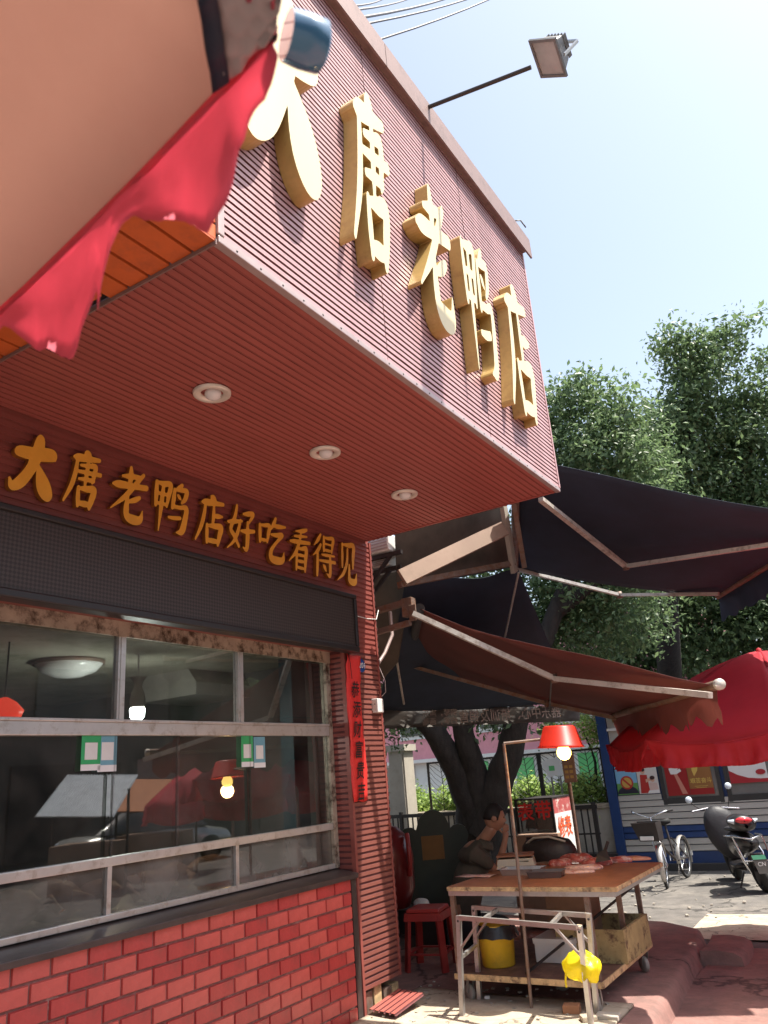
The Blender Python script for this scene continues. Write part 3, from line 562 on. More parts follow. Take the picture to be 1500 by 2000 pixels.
# ---- inside the shop
t = thing('ceiling_lamp', at(135, 1298, z=2.52), 'round white dome lamp on the ceiling inside the shop', 'ceiling lamp'); c = V(t.location)
m = MB(); m.lathe(c, [(.001, -.10), (.10, -.09), (.19, -.055), (.24, 0), (.24, .02)], 32); m.build('dome', M['bulb'], t)
m = MB(); m.lathe(c, [(.245, -.005), (.255, .0), (.255, .02)], 32); m.build('rim', M['rust'], t)
c = at(268, 1395, x=-4.5); t = thing('pendant_lamp', c, 'pendant lamp with a lit white bulb hanging inside the shop', 'pendant lamp')
m = MB(); m.lathe(c, [(.001, -.05), (.03, -.045), (.05, -.02), (.055, .03), (.05, .045)], 20); m.build('bulb', M['lit'], t)
pl2 = bpy.data.lights.new('bulb', 'POINT'); pl2.energy = 22; pl2.color = (.95,1,.95); pl2.shadow_soft_size = .06; po2 = bpy.data.objects.new('pendant_light', pl2); COL.objects.link(po2); po2.location = c+V(0,0,-.12)
m = MB(); m.lathe(c, [(.052, .05), (.055, .10), (.045, .15), (.028, .19), (.035, .23), (.06, .26)], 20); m.build('shade', M['ibox'], t)
m = MB(); m.tube([c+V(0,0,.26), V(c.x, c.y, 2.545)], .006, 6); m.build('cord', M['white'], t)
c = at(8, 1385, x=-4.6); t = thing('red_heat_lamp', c, 'glowing red lamp hanging inside the window at the near end', 'lamp')
m = MB(); m.lathe(c, [(.02, .07), (.07, .04), (.115, -.01), (.10, -.05), (.04, -.08), (.001, -.085)], 20); m.build('shade', M['litred'], t)
m = MB(); m.tube([c+V(0,0,.07), V(c.x, c.y, 2.545)], .006, 6); m.build('cord', M['darkm'], t)
a = at(400, 1350, x=-5.0)
t = thing('extractor_hood', a, 'grey metal extractor hood under the shop ceiling', 'extractor hood')
m = MB(); m.prism([(a.x-.5, a.y-.30, a.z-.06), (a.x+.2, a.y-.30, a.z-.06), (a.x+.2, a.y-.30, a.z+.04), (a.x-.1, a.y-.30, a.z+.42), (a.x-.5, a.y-.30, a.z+.42)], (0, .8, 0)); m.build('hood', M['ibox'], t)
m = MB(); m.box(a.x-.45, a.x-.15, a.y-.05, a.y+.3, a.z+.42, 2.545); m.build('duct', M['ibox'], t)
m = MB(); m.box(-4.15, -4.02, 5.02, 5.2, .05, 2.54); tag(m.build('corner_post', M['iblue']), 'teal painted post inside the far end of the shop window', 'post')
t = thing('display_counter', (-4.1, 3, .05), 'dark display counter with a tray behind the low window panes', 'counter')
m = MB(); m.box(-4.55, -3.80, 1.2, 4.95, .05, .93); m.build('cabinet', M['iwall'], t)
m = MB(); m.box(-4.50, -3.82, 1.25, 4.9, .932, .955); m.build('tray', M['steel'], t)
m = MB(); m.box(-4.5, -4.44, .8, 5.0, 2.02, 2.06); tag(m.build('hanging_rail', M['alu']), 'horizontal metal rail across the shop behind the upper panes', 'rail')
dp = thing('roast_duck', (0, 0, 0), 'glazed brown roast duck lying on the tray behind the low window panes', 'roast duck', 'roast ducks on the window tray')
m = MB(); pr = [(.001, -.16), (.05, -.15), (.085, -.09), (.095, 0), (.075, .08), (.035, .13), (.02, .16)]; m.lathe((0, 0, .085), pr, 14, (.1, 1, .12)); m.build('body', M['roast'], dp)
m = MB(); m.tube([(0.01, .14, .10), (.03, .20, .13), (.06, .24, .10), (.07, .27, .07)], [.024, .018, .017, .022], 8); m.build('neck', M['roast'], dp)
for s in (-1, 1):
    m = MB(); m.tube([(s*.07, -.06, .09), (s*.10, -.12, .08), (s*.07, -.20, .07)], [.04, .028, .01], 8); m.build('leg', M['roast'], dp)
n = 0
for y in np.arange(1.75, 4.5, .29):
    for x in (-3.98,):
        o = dp if n == 0 else copy_tree(dp); n += 1
        o.location = (x+rnd.uniform(-.04, .04), y+rnd.uniform(-.05, .05), .955+rnd.uniform(0, .02)); o.rotation_euler = (0, rnd.uniform(-.3, .3), rnd.uniform(0, 6.3)); s = rnd.uniform(.9, 1.15); o.scale = (s, s, s)

# ================================================================== FLOODLIGHT, CABLES, AIR CONDITIONERS
base = at(835, 210, x=FX+.05); head = at(1072, 112, y=base.y+.05)
fl = thing('floodlight', base, 'grey floodlight on a long arm reaching out from the sign box roof into the sky', 'floodlight')
m = MB(); m.tube([base+V(-.25,0,-.02), base, head+V(-.12,0,.0)], .014, 8); m.build('arm', M['darkm'], fl)
nrm = V(-.60, -.30, -.74).normalized(); ay = V(.12, .99, -.05); ay = (ay-nrm*ay.dot(nrm)).normalized(); ax = ay.cross(nrm)
def fb(mb, a0, a1, b0, b1, n0, n1, tp=1.): return mb.hexa([head+ax*a*.70+ay*b*.74+nrm*n*.72 for a, b, n in ((a0*tp,b0*tp,n0),(a1*tp,b0*tp,n0),(a1*tp,b1*tp,n0),(a0*tp,b1*tp,n0),(a0,b0,n1),(a1,b0,n1),(a1,b1,n1),(a0,b1,n1))])
m = MB(); fb(m, -.13, .13, -.145, .145, -.13, .0, .72); m.build('housing', M['steel2'] if 'steel2' in M else mat('grey cast housing', (.16,.155,.15), .5, .3, var=.15), fl, bevel=.008)
m = MB()
for a in ((-.15,.15,-.17,-.145),(-.15,.15,.145,.17),(-.15,-.125,-.145,.145),(.125,.15,-.145,.145)): fb(m, *a, .0, .022)
m.build('bezel', mat('grey cast housing', (.16,.155,.15)), fl)
m = MB(); fb(m, -.125, .125, -.145, .145, .004, .012); m.build('lens', mat('grey lamp glass', (.33,.33,.32), .12, spec=.7), fl)
m = MB()
for k in range(6): fb(m, -.10+k*.036, -.09+k*.036, -.10, .10, -.17, -.131)
m.build('cooling_fins', mat('grey cast housing', (.16,.155,.15)), fl)
m = MB(); m.bar(head-ax*.11-nrm*.015, head-ax*.12-nrm*.145, .025, .010); m.bar(head-ax*.12-nrm*.145, head+ax*.04-nrm*.15, .025, .010); m.build('bracket', M['steel'], fl)
cab = [((684,12),(742,-14),9), ((690,20),(790,-14),9), ((697,36),(860,-14),9), ((718,46),(905,-16),8), ((742,77),(945,-14),8)]
cl = ['overhead cable above the sign box, highest of the bundle', 'overhead cable above the sign box, second from the top of the bundle', 'thick overhead cable above the sign box in the middle of the bundle', 'overhead cable above the sign box, next to lowest', 'thin overhead cable above the sign box, lowest and most sagging']
for k, (a, b, d) in enumerate(cab):
    p = at(*a, x=FX-.25); q = at(*b, d=d); q = q+(q-p)*1.6; m = MB(); m.tube([p.lerp(q, i/10)-V(0,0,.25*(i/10)*(1-i/10)*2) for i in range(11)], .011 if k == 2 else .008, 6)
    tag(m.build('overhead_cable', M['darkm']), cl[k], 'cable', 'overhead cables')
def ac(u0, v0, u1, v1, d, label):
    a = at(u0, v0, d=d); b = at(u1, v1, d=d); t = thing('air_conditioner', a, label, 'air conditioner', 'air conditioners behind the pillar')
    x0, x1, y0, y1, z0, z1 = a.x-.10, b.x, a.y, a.y+.28, b.z, a.z
    m = MB(); m.box(x0, x1, y0, y1, z0, z1); m.build('casing', M['white'], t, bevel=.01)
    m = MB()
    for k in range(5): z = z0+(z1-z0)*(.12+k*.18); m.box(x0+.02, x1-.012, y0-.008, y0, z, z+(z1-z0)*.06)
    m.build('grille', M['trim'], t)
    m = MB(); m.bar((x0, y0+.05, z0-.03), (x1+.1, y0+.05, z0-.03), .035); m.bar((x0, y0+.05, z0-.26), (x1-.02, y0+.05, z0-.04), .03); m.build('bracket', M['darkm'], t)
ac(730, 1048, 777, 1080, 7.0, 'upper white air conditioner unit behind the outer pillar edge'); ac(728, 1090, 774, 1108, 7.1, 'lower white air conditioner unit behind the outer pillar edge')
# neighbouring building round the corner
nb = thing('neighbour_building', (-4.2, 6, 0), 'brown plastered neighbouring building behind the pillar', 'building')
m = MB(); m.prism([(-3.72, 5.62, 0), (-7.3, 11.3, 0), (-9.5, 10.3, 0), (-7.1, 5.62, 0)], (0, 0, 4.4)); m.build('wall', M['plaster'], nb)

# ================================================================== AWNINGS
def cloth(mb, a, b, c, d, n=14, sag=.06, waves=0., seed=0):
    """a-b mounting edge, d-c front edge"""
    a, b, c, d = map(V, (a, b, c, d)); P = []
    for i in range(n+1):
        s = i/n; row = []
        for j in range(n+1):
            t = j/n; p = a.lerp(b, t).lerp(d.lerp(c, t), s)
            row.append(p-V(0,0,sag*4*s*(1-s)*(.7+.6*t*(1-t)) + waves*mnoise.noise(Vector((s*2.3+seed, t*2.3, seed)))))
        P.append(row)
    return mb.grid(P)
def drop(mb, d, c, h, n=60, scal=0.25, wav=.02, seed=1.):
    d, c = V(d), V(c); o = (c-d).cross(V(0,0,1)).normalized(); P = []
    for k in range(4):
        row = []
        for i in range(n+1):
            t = i/n; hh = h*(1-scal+scal*abs(math.sin(t*math.pi*(c-d).length/.22)))*(1+.3*mnoise.noise(Vector((t*9, seed, 0)))); row.append(d.lerp(c, t)-V(0,0,hh*k/3)+o*wav*math.sin(t*27+k*.7+seed)*(k/3))
        P.append(row)
    return mb.grid(P)
# upper black awning
bN, bF = at(1008, 892, d=6.7), V(-3.08, 7.81, 3.60); pj = V(1.92, 1.02, -.52); fN, fF = V(.05, 6.75, 3.16), V(-1.22, 8.72, 3.09)
aw = thing('black_awning', (-2.4, 6.8, 3.6), 'large black retractable awning jutting out above the maroon one', 'awning')
m = MB(); cloth(m, bN, bF, fF, fN, n=22, sag=.04, waves=.03, seed=2); m.build('cloth', M['awnblk'], aw, solid=.003)
m = MB(); drop(m, fN-V(0,0,.01), fF-V(0,0,.01), .26, scal=.15); m.build('valance', M['awnblk'], aw)
def arm(p, e, q, mm, parent, w=.045):
    m = MB(); m.bar(p, e, w, w*.8); m.build('arm', mm, parent); m = MB(); m.bar(e, q, w, w*.8); m.build('arm', mm, parent)
    m = MB(); m.lathe(V(e)-V(0,0,.035), [(.001,0),(.03,0),(.03,.07),(.001,.07)], 10); m.build('elbow', M['rust'], parent)
e1 = at(1222, 1106, z=3.30); e2 = at(1210, 1162, z=3.28)
arm(at(1056, 975, z=3.62), e1, fN.lerp(fF, .12)-V(0,0,.04), M['alu2'], aw); arm(at(1008, 1112, z=3.58), e2, at(1404, 1160, z=3.06), M['alu2'], aw, .04)
m = MB(); m.tube([fN, fF], .035, 10); m.build('front_bar', M['rust'], aw)
m = MB(); m.tube([bN, bF+(bF-bN)*.02], .04, 10); m.build('roller', M['rust'], aw)
p1 = at(983, 1000, d=7.2); p2 = at(1004, 1112, d=7.4)
m = MB(); m.bar(p1+V(0,0,.3), p2-V(0,0,.03), .10, .04, (1,0,0)); m.build('hanger_plate', M['stone'], aw)
m = MB(); m.bar(p1+V(.10,.02,.3), p2+V(.10,.02,-.0), .045); m.build('hanger_post', M['rust'], aw)
m = MB(); m.bar(at(785, 1128, d=6.6), at(985, 1032, d=7.25), .14, .04, (1,-.4,.3)); m.build('brace', mat('faded timber', (.34,.24,.18), .7, var=.2, dirt=(.2,.13,.1)), aw)
m = MB(); m.bar(at(780, 1142, d=6.6), at(1002, 1100, d=7.4), .06, .05); m.build('cross_bar', M['rust'], aw)
m = MB(); m.tube([at(1013, 1118, d=7.4), at(985, 1250, d=7.8)], .011, 6); m.build('tie_rod', M['alu2'], aw)
m = MB(); P = [at(770, 1020, d=6.9), at(980, 985, d=7.6), at(1000, 1106, d=7.7), at(775, 1150, d=7.0)]; m.prism(P, (-.02, .04, 0)); tag(m.build('backboard', mat('grimy board', (.085,.07,.055), .8, var=.3, scale=4)), 'grimy brown board behind the braces beside the black awning', 'board')
m = MB(); m.prism([at(722, 1095, d=7.5), at(790, 1120, d=7.5), at(792, 1195, d=7.5), at(776, 1292, d=7.5), at(742, 1330, d=7.5), at(722, 1330, d=7.5)], (-.02, .05, 0)); tag(m.build('shutter_housing', mat('grimy board', (.085,.07,.055))), 'dull brown panel behind the grey conduit at the pillar edge', 'panel')
# back black awning with the see-through banner valance
q1, q2, q3, q4 = at(790, 1142, d=7.0), at(1012, 1112, d=7.6), at(1132, 1378, d=10.4), at(735, 1388, d=9.6)
ab = thing('rear_awning', q1, 'black awning sloping away behind the maroon one, with lettered valance', 'awning')
m = MB(); cloth(m, q1, q2, q3, q4, sag=.10, waves=.06); m.build('cloth', M['awnblk'], ab, solid=.003)
q3b, q4b = at(1132, 1408, d=10.4), at(735, 1424, d=9.6)
vg = mat('grey valance cloth', (.10,.095,.09), .8, var=.2, trans=.45, tcol=(.40,.37,.34), scale=3, bump=.1, bscale=6)
m = MB(); P = [[q4.lerp(q4b, k/4).lerp(q3.lerp(q3b, k/4), i/30)+V(.02,-.05,0)*math.sin(i*.8+k*.6) for i in range(31)] for k in range(5)]; m.grid(P); m.build('valance', vg, ab, solid=.002)
rr = (q4-q3); rr.z = 0; upv = V(0,0,1); letm = mat('pale valance print', (.36,.32,.28), .8, var=.15)
c0 = q4.lerp(q3, .30).lerp(q4b.lerp(q3b, .30), .5); nn = V(.35, -.9, 0).normalized()*.075
text('钢琴，声乐', q4.lerp(q3, .30).lerp(q4b.lerp(q3b, .30), .28)+nn, rr, upv, .095, letm, ab, 'lettering', .01)
text('古筝，画画', q4.lerp(q3, .30).lerp(q4b.lerp(q3b, .30), .74)+nn, rr, upv, .095, letm, ab, 'lettering', .01)
text('器乐中心、培训及销售，', q4.lerp(q3, .62).lerp(q4b.lerp(q3b, .62), .5)+nn, rr, upv, .17, letm, ab, 'lettering', .012, sx=.86)
m = MB(); m.tube([at(775, 1290, d=7.6), at(789, 1375, d=8.2)], .011, 6); m.build('tie_rod', M['alu2'], ab)
# maroon awning over the stall
mN, mF, gN, gF = V(-3.18, 5.76, 2.90), V(-4.82, 8.35, 2.88), at(1400, 1338, z=1.97), at(1196, 1398, z=1.98)
ar = thing('maroon_awning', mN, 'maroon retractable awning sheltering the meat stall', 'awning')
m = MB(); cloth(m, mN, mF, gF, gN, n=26, sag=.08, waves=.045); m.build('cloth', M['awnred'], ar, solid=.003)
m = MB(); drop(m, gN-V(0,0,.02), gF-V(0,0,.02), .24, scal=.35, wav=.035, seed=4); m.build('valance', M['awnred'], ar)
m = MB(); m.tube([gN+(gN-gF)*.02, gF], .034, 12); m.build('front_bar', M['rust'], ar)
m = MB(); m.lathe(gN+(gN-gF)*.02, [(.001,.008),(.036,.008),(.038,0),(.038,-.03)], 14, gN-gF); m.build('bar_cap', M['alu2'], ar)
arm(at(806, 1198, z=2.80), at(1082, 1325, z=2.20), at(1388, 1358, z=1.90), M['alu2'], ar, .05)
arm(at(792, 1298, z=2.72), at(1068, 1374, z=2.16), at(1212, 1405, z=1.93), M['rust'], ar, .045)
m = MB(); m.tube([mN, mF], .045, 10); m.build('roller', M['darkm'], ar)
a = at(798, 1180, z=2.93)
m = MB(); m.box(a.x-.05, a.x+.05, a.y-.04, a.y+.04, a.z-.11, a.z+.05); m.box(a.x+.02, a.x+.09, a.y-.05, a.y-.04, a.z-.16, a.z-.02); m.build('shoulder_bracket', M['rust'], ar, bevel=.006)
a2 = at(788, 1285, z=2.83)
m = MB(); m.box(a2.x-.05, a2.x+.05, a2.y-.04, a2.y+.04, a2.z-.09, a2.z+.10); m.build('shoulder_bracket', M['rust'], ar, bevel=.006)
m = MB(); m.bar(V(WX-.3, 5.72, a.z-.0), a+V(.0,0,.02), .05); m.bar(V(WX-.3, 5.72, a.z-.19), a+V(.0,0,-.16), .045); m.bar(V(WX-.1, 5.68, a.z+.2), V(WX-.1, 5.68, a.z-.3), .05, upv=(1,0,0)); m.build('wall_beam', M['rust'], ar)
m = MB(); m.bar(at(1077, 1326, z=2.20), at(1073, 1388, z=2.10), .012); m.build('cord', M['darkm'], ar)

# ================================================================== UMBRELLAS
def umbrella(c, Rr, zr, zt, ph, label, group, inner, outer, val, dropf, n=8, pole=True, seed=0., zbase=-.15, sagk=.05, flut=1.):
    c = V(c); t = thing('parasol', (c.x, c.y, zbase), label, 'parasol', group); tips = []
    for k in range(n): a = ph+2*math.pi*k/n; tips.append(V(c.x+Rr*math.cos(a), c.y+Rr*math.sin(a), zr))
    top = V(c.x, c.y, zt)
    for k in range(n):
        A, B = tips[k], tips[(k+1) % n]; P = []
        for i in range(13):
            s = max(i/12, .03); row = []
            for j in range(11):
                u = j/10; p = top.lerp(A.lerp(B, u), s); z = zt+(zr-zt)*(s**1.25)+.10*math.sin(s*math.pi)*(zt-zr)
                p.z = z-sagk*Rr*s*4*u*(1-u)*s-.012*mnoise.noise(Vector((s*4+k, u*5, seed))); row.append(p)
            P.append(row)
        m = MB(); m.grid(P); m.build('canopy_panel', outer, t, solid=.0025)
        L = (B-A).length; o = (A+B)/2-V(c.x, c.y, zr); o.normalize(); P = []
        for q in range(8):
            row = []
            for j in range(121):
                u = j/120; h = dropf(k, u*L, L); sg = sagk*Rr*4*u*(1-u); f = q/7
                row.append(A.lerp(B, u)-V(0,0,sg+h*f)+o*(flut*f*(.012*flut+.022*math.sin(u*L*17+k*2+f*1.5+seed)+.012*math.sin(u*L*41+seed)+.05*mnoise.fractal(Vector((u*L*7+k*3, f*1.2, seed)), 1., 2., 4)))+V(0,0,(.004*mnoise.noise(Vector((u*L*90, k, seed))) if q == 7 else 0)))
            P.append(row)
        m = MB(); m.grid(P); m.build('valance', val, t, solid=.0015)
        sv_ = MB(); sv_.grid([[V(*(top.lerp(A, q_/12).xy), zt+(zr-zt)*((q_/12)**1.25)+.10*math.sin(q_/12*math.pi)*(zt-zr)-.004)+V(-math.sin(ph+2*math.pi*k/n), math.cos(ph+2*math.pi*k/n), 0)*e_ for e_ in (-.008, .008)] for q_ in range(1, 13)]); sv_.build('seam', inner if outer is inner else outer, t, solid=.002)
        hm = MB(); hm.grid([[A.lerp(B, j/20)-V(0,0,sagk*Rr*4*(j/20)*(1-j/20)+e_) for j in range(21)] for e_ in (-.004, .012)]); hm.build('hem', val, t, solid=.004)
        m = MB(); m.tube([top.lerp(A, .02)-V(0,0,.05), V(*(top.lerp(A, .5).xy), zt+(zr-zt)*.42+.095*(zt-zr)-.02), A-V(0,0,.012)], [.008,.007,.006], 6); m.build('rib', M['darkm'], t)
    m = MB(); m.lathe(top-V(0,0,.03), [(.001,.07),(.02,.06),(.03,.03),(.03,-.04)], 12); m.build('finial', val, t)
    if pole: m = MB(); m.tube([V(c.x, c.y, zbase+.1), top-V(0,0,.02)], .022, 10); m.build('pole', M['steel'], t); m = MB(); m.lathe((c.x, c.y, zbase), [(.001,.16),(.05,.15),(.06,.12),(.25,.09),(.27,.0)], 20); m.build('base', M['stone'], t)
    return t, tips
uc = at(1526, 1460, d=7.0)
va = math.atan2(-uc.y, -uc.x)
umbrella((uc.x, uc.y), 1.50, 1.69, 2.40, va+R(3), 'red parasol with deep lobed valance standing beside the blue kiosk', 'red parasols', M['umb'], M['umb'], M['umb'],
         lambda k, m_, L: .20*min(1, (min(m_, L-m_)/.10)**.5 if min(m_, L-m_) > 0 else 0)*(.94+.06*math.sin(m_*9)), seed=2.)
# the viewer's own parasol: rim corner and edge overhead
P1 = at(538, 60, z=2.30); P2 = at(0, 592, z=2.30); ed = (P2-P1); ed.z = 0; ed.normalize(); outn = V(-ed.y, ed.x, 0)
if outn.y < 0: outn = -outn
Rn = 1.25; half = Rn*math.sin(math.pi/8); apo = Rn*math.cos(math.pi/8)
nc = P1+ed*half-outn*apo; ph = math.atan2(P1.y-nc.y, P1.x-nc.x)
def edge_plane(u, v):
    r = fw + crt*((u-750)/FPX) - cup*((v-1000)/FPX); t = (P1-EYEP).dot(outn)/r.dot(outn); p = EYEP+r*t; return (p-P1).dot(ed), 2.288-p.z
VAL = sorted((max(a, 0), max(b, .03)) for a, b in (edge_plane(*q) for q in ((528,135),(468,222),(438,292),(428,380),(395,452),(340,432),(270,425),(222,470),(185,545),(182,625),(130,690),(60,672),(20,640),(-60,640))))
VAL = np.array(VAL).T
def dn(k, m_, L):
    if k == 0: return float(np.interp(m_, VAL[0], VAL[1]))+.004*math.sin(m_*61)
    if k == 7: return .005
    d0 = m_
    return .098+.040*math.cos(2*math.pi*(d0-.20)/.29)+.014*math.sin(d0*23)+.006*math.sin(d0*61)
nt_, tips = umbrella((nc.x, nc.y), Rn, 2.30, 2.78, ph, 'nearest parasol, tan lining and ragged red valance, seen from underneath', 'red parasols', M['umbin'], M['umbin'], M['valance'], dn, seed=5., pole=True, sagk=.012, flut=.42)
dr = (P1-nc); dr.z = 0; dr.normalize(); sd = V(-dr.y, dr.x, 0)
m = MB(); m.tube([P1+dr*.012, P1+dr*.03, P1+dr*.052, P1+dr*.056], [.026,.028,.027,.020], 18); m.build('rib_cap', M['bluecap'], nt_)
pc4 = [at(412, -25, z=2.300), at(556, -25, z=2.290), at(534, 66, z=2.282), at(440, 166, z=2.278)]; m = MB(); m.grid([[pc4[0].lerp(pc4[1], i/6).lerp(pc4[3].lerp(pc4[2], i/6), j/6)+V(0,0,.006*math.sin(i*1.9+j*2.3)) for j in range(7)] for i in range(7)]); m.build('corner_pocket', M['grey'], nt_, solid=.004)
a_, b_ = at(432, 172, z=2.272), at(402, -20, z=2.29)
m = MB(); m.grid([[a_.lerp(b_, i/8)+V(.012*(j-1), 0, .004*math.sin(i*1.4)) for j in range(3)] for i in range(9)]); m.build('strap', M['navy'], nt_, solid=.004)

# ================================================================== MEAT STALL
TZ0 = .755; tx0, tx1, ty0, ty1 = -3.04, -1.90, 5.54, 6.78
tb = thing('stall_table', (-2.5, 6.1, 0), 'wheeled meat stall table with a worn orange board top and rusty frame', 'stall table')
m = MB(); m.box(tx0, tx1+.12, ty0, ty1, TZ0-.022, TZ0); m.build('table_top', M['wood'], tb, bevel=.004)
m = MB(); m.box(tx0-.004, tx1+.124, ty0-.008, ty0-.0005, TZ0-.030, TZ0-.003); m.box(tx1+.1205, tx1+.128, ty0, ty1, TZ0-.030, TZ0-.003); m.build('table_edge', M['woodedge'], tb)
m = MB(); m.bar((tx0+.02, ty0+.02, TZ0-.045), (tx1+.1, ty0+.02, TZ0-.045), .035); m.bar((tx1+.09, ty0, TZ0-.045), (tx1+.09, ty1, TZ0-.045), .035); m.bar((tx0+.02, ty0, TZ0-.045), (tx0+.02, ty1, TZ0-.045), .035); m.build('top_rail', M['steel'], tb)
for x in (tx0+.02, tx1-.1):
    for y in (ty0+.03, ty1-.03): m = MB(); m.bar((x, y, .16), (x, y, TZ0-.03), .034, upv=(1,0,0)); m.build('leg', M['rust'], tb)
for y in (6.25,): m = MB(); m.bar((tx1-.1, y, .16), (tx1-.1, y, TZ0-.03), .034, upv=(1,0,0)); m.build('leg', M['rust'], tb)
m = MB(); m.box(tx0, tx1-.07, ty0, ty1, .16, .185); m.build('shelf', M['shelfw'], tb)
m = MB(); m.box(tx0-.004, tx1-.068, ty0-.012, ty0-.001, .155, .192); m.box(tx1-.069, tx1-.06, ty0, ty1, .155, .192); m.build('shelf_edge', M['woodedge'], tb)
m = MB(); m.bar((tx1-.1, ty1-.03, .72), (tx1+.08, ty0+.6, .74), .018); m.bar((tx0+.5, ty0+.1, .19), (tx1-.1, ty1-.1, .60), .014); m.build('brace', M['darkm'], tb)
for x, y in ((tx0+.05, ty0+.10), (tx1-.13, ty0+.06), (tx1-.12, ty1-.1), (tx0+.6, ty0+.5)):
    a = rnd.uniform(0, 3.14); ca = V(math.cos(a), math.sin(a), 0)
    m = MB(); m.lathe(V(x, y, .055)-ca.cross(V(0,0,1))*.016, [(.001,0),(.05,0),(.055,.006),(.055,.026),(.05,.032),(.001,.032)], 18, ca.cross(V(0,0,1))); w_ = m.build('castor', M['castor'], tb)
    m = MB(); sdv = ca.cross(V(0,0,1)); m.box(x-.04, x+.04, y-.04, y+.04, .148, .157)
    for s in (-1, 1): m.bar(V(x, y, .055)+sdv*s*.024, V(x, y, .15)+sdv*s*.024-ca*.03, .03, .004, sdv)
    f_ = m.build('fork', M['steel'], w_)
# lamp pole
pt = at(984, 1452, y=5.50); pb = at(1033, 1925, y=5.50)
lp = thing('stall_lamp', (pb.x, pb.y, 0), 'red basin shaded lamp with a lit yellow bulb on an L-shaped steel pole', 'lamp')
m = MB(); m.tube([V(pb.x, pb.y, .02), V((pt.x+pb.x)/2+.008, 5.5, .8), V(pt.x, pt.y, pt.z)], .0125, 8); m.build('pole', M['rust'], lp)
lc = at(1094, 1440, y=5.66)
m = MB(); m.tube([pt, lc+V(-.02,0,.0)], .010, 8); m.build('arm', M['rust'], lp)
m = MB(); m.lathe(lc, [(.001,.085),(.105,.080),(.118,.07),(.155,-.055),(.168,-.065),(.168,-.072),(.150,-.060),(.112,.066),(.001,.076)], 28, (.05,.02,1)); m.build('lamp_shade', M['lampred'], lp)
m = MB(); m.lathe(lc+V(.012,0,-.105), [(.001,-.055),(.03,-.048),(.050,-.02),(.052,.005),(.04,.03),(.022,.06),(.02,.10)], 20); m.build('bulb', M['lampon'], lp)
pl_ = bpy.data.lights.new('bulb', 'POINT'); pl_.energy = 5; pl_.color = (1,.62,.25); pl_.shadow_soft_size = .06; po = bpy.data.objects.new('bulb_light', pl_); COL.objects.link(po); po.location = lc+V(.012,0,-.19); 
# second prop pole behind the stall
a = at(1135, 1690, d=8.0); b = at(1118, 1455, d=8.0); b = a+V(0,0,(b-a).z)
m = MB(); m.tube([V(a.x, a.y, 0), V(a.x, a.y, b.z)], .022, 8); tag(m.build('prop_pole', M['rust']), 'brown upright pole behind the meat stall', 'pole')
m = MB(); c = at(1112, 1502, d=7.95); m.box(c.x-.07, c.x+.06, c.y, c.y+.02, c.z-.13, c.z+.16); nb_ = tag(m.build('notice_board', M['card']), 'brown cardboard notice hanging on the upright pole under the lamp', 'notice')
for i in range(3):
    for j in range(2): q = MB(); x = c.x-.05+j*.05; z = c.z-.09+i*.05; q.box(x, x+.035, c.y-.003, c.y-.0005, z, z+.028); q.build('note', mat('yellow note', (.55,.38,.12), .7), nb_)
# goods on the table
sc_ = thing('weighing_scale', at(1003, 1700, z=TZ0), 'beige electronic weighing scale with a wooden pan on the meat table', 'scale'); c = V(sc_.location)
def rbox(mb, c, hx, hy, z0, z1, a=0., tx=1.):
    ca, sa = math.cos(a), math.sin(a); q = [(-hx,-hy),(hx,-hy),(hx,hy),(-hx,hy)]
    f = lambda x, y, k, z: (c.x+(x*ca-y*sa)*k, c.y+(x*sa+y*ca)*k, z)
    return mb.hexa([f(x, y, 1, z0) for x, y in q]+[f(x, y, tx, z1) for x, y in q])
m = MB(); rbox(m, c+V(-.02,.12,0), .16, .13, TZ0+.01, TZ0+.085, .35, .9); m.build('body', M['scaleb'], sc_, bevel=.006)
m = MB(); rbox(m, c+V(-.02,.12,0), .15, .12, TZ0+.10, TZ0+.112, .35); m.build('pan', M['wood'], sc_)
q = V(math.sin(.35), -math.cos(.35), 0); m = MB(); cc = c+V(-.02,.12,0)+q*.122+V(.05,.02,0); m.bar(cc+V(-.05,-.015,TZ0*0+.05), cc+V(.05,.02,.05), .006, .035); m.build('display', M['lcd'], sc_)
m = MB(); rbox(m, c+V(-.02,.12,0), .03, .03, TZ0+.085, TZ0+.10, .35); m.build('neck', M['lcd'], sc_)
def tray(u, v, hx, hy, a, mm, label):
    c = at(u, v, z=TZ0); t = thing('tray', c, label, 'tray', 'trays on the meat table'); m = MB(); rbox(m, c, hx*.9, hy*.9, TZ0+.001, TZ0+.006, a); m.build('bottom', mm, t)
    ca, sa = math.cos(a), math.sin(a); q = [(-hx,-hy),(hx,-hy),(hx,hy),(-hx,hy)]; m = MB()
    for i in range(4):
        (x0, y0), (x1, y1) = q[i], q[(i+1) % 4]; f = lambda x, y, k, z: V(c.x+(x*ca-y*sa)*k, c.y+(x*sa+y*ca)*k, z)
        m.add([f(x0,y0,.9,TZ0+.002), f(x1,y1,.9,TZ0+.002), f(x1,y1,1,TZ0+.045), f(x0,y0,1,TZ0+.045), f(x1,y1,1.06,TZ0+.046), f(x0,y0,1.06,TZ0+.046)], [(0,1,2,3),(3,2,4,5)])
    m.build('side', mm, t, solid=.003)
tray(1022, 1707, .16, .09, .1, M['steel'], 'shiny steel tray on the meat table in front of the scale'); tray(1068, 1713, .13, .08, .15, mat('dull tray', (.16,.13,.12), .4, .5), 'dull dark metal tray on the meat table, next to the steel one')
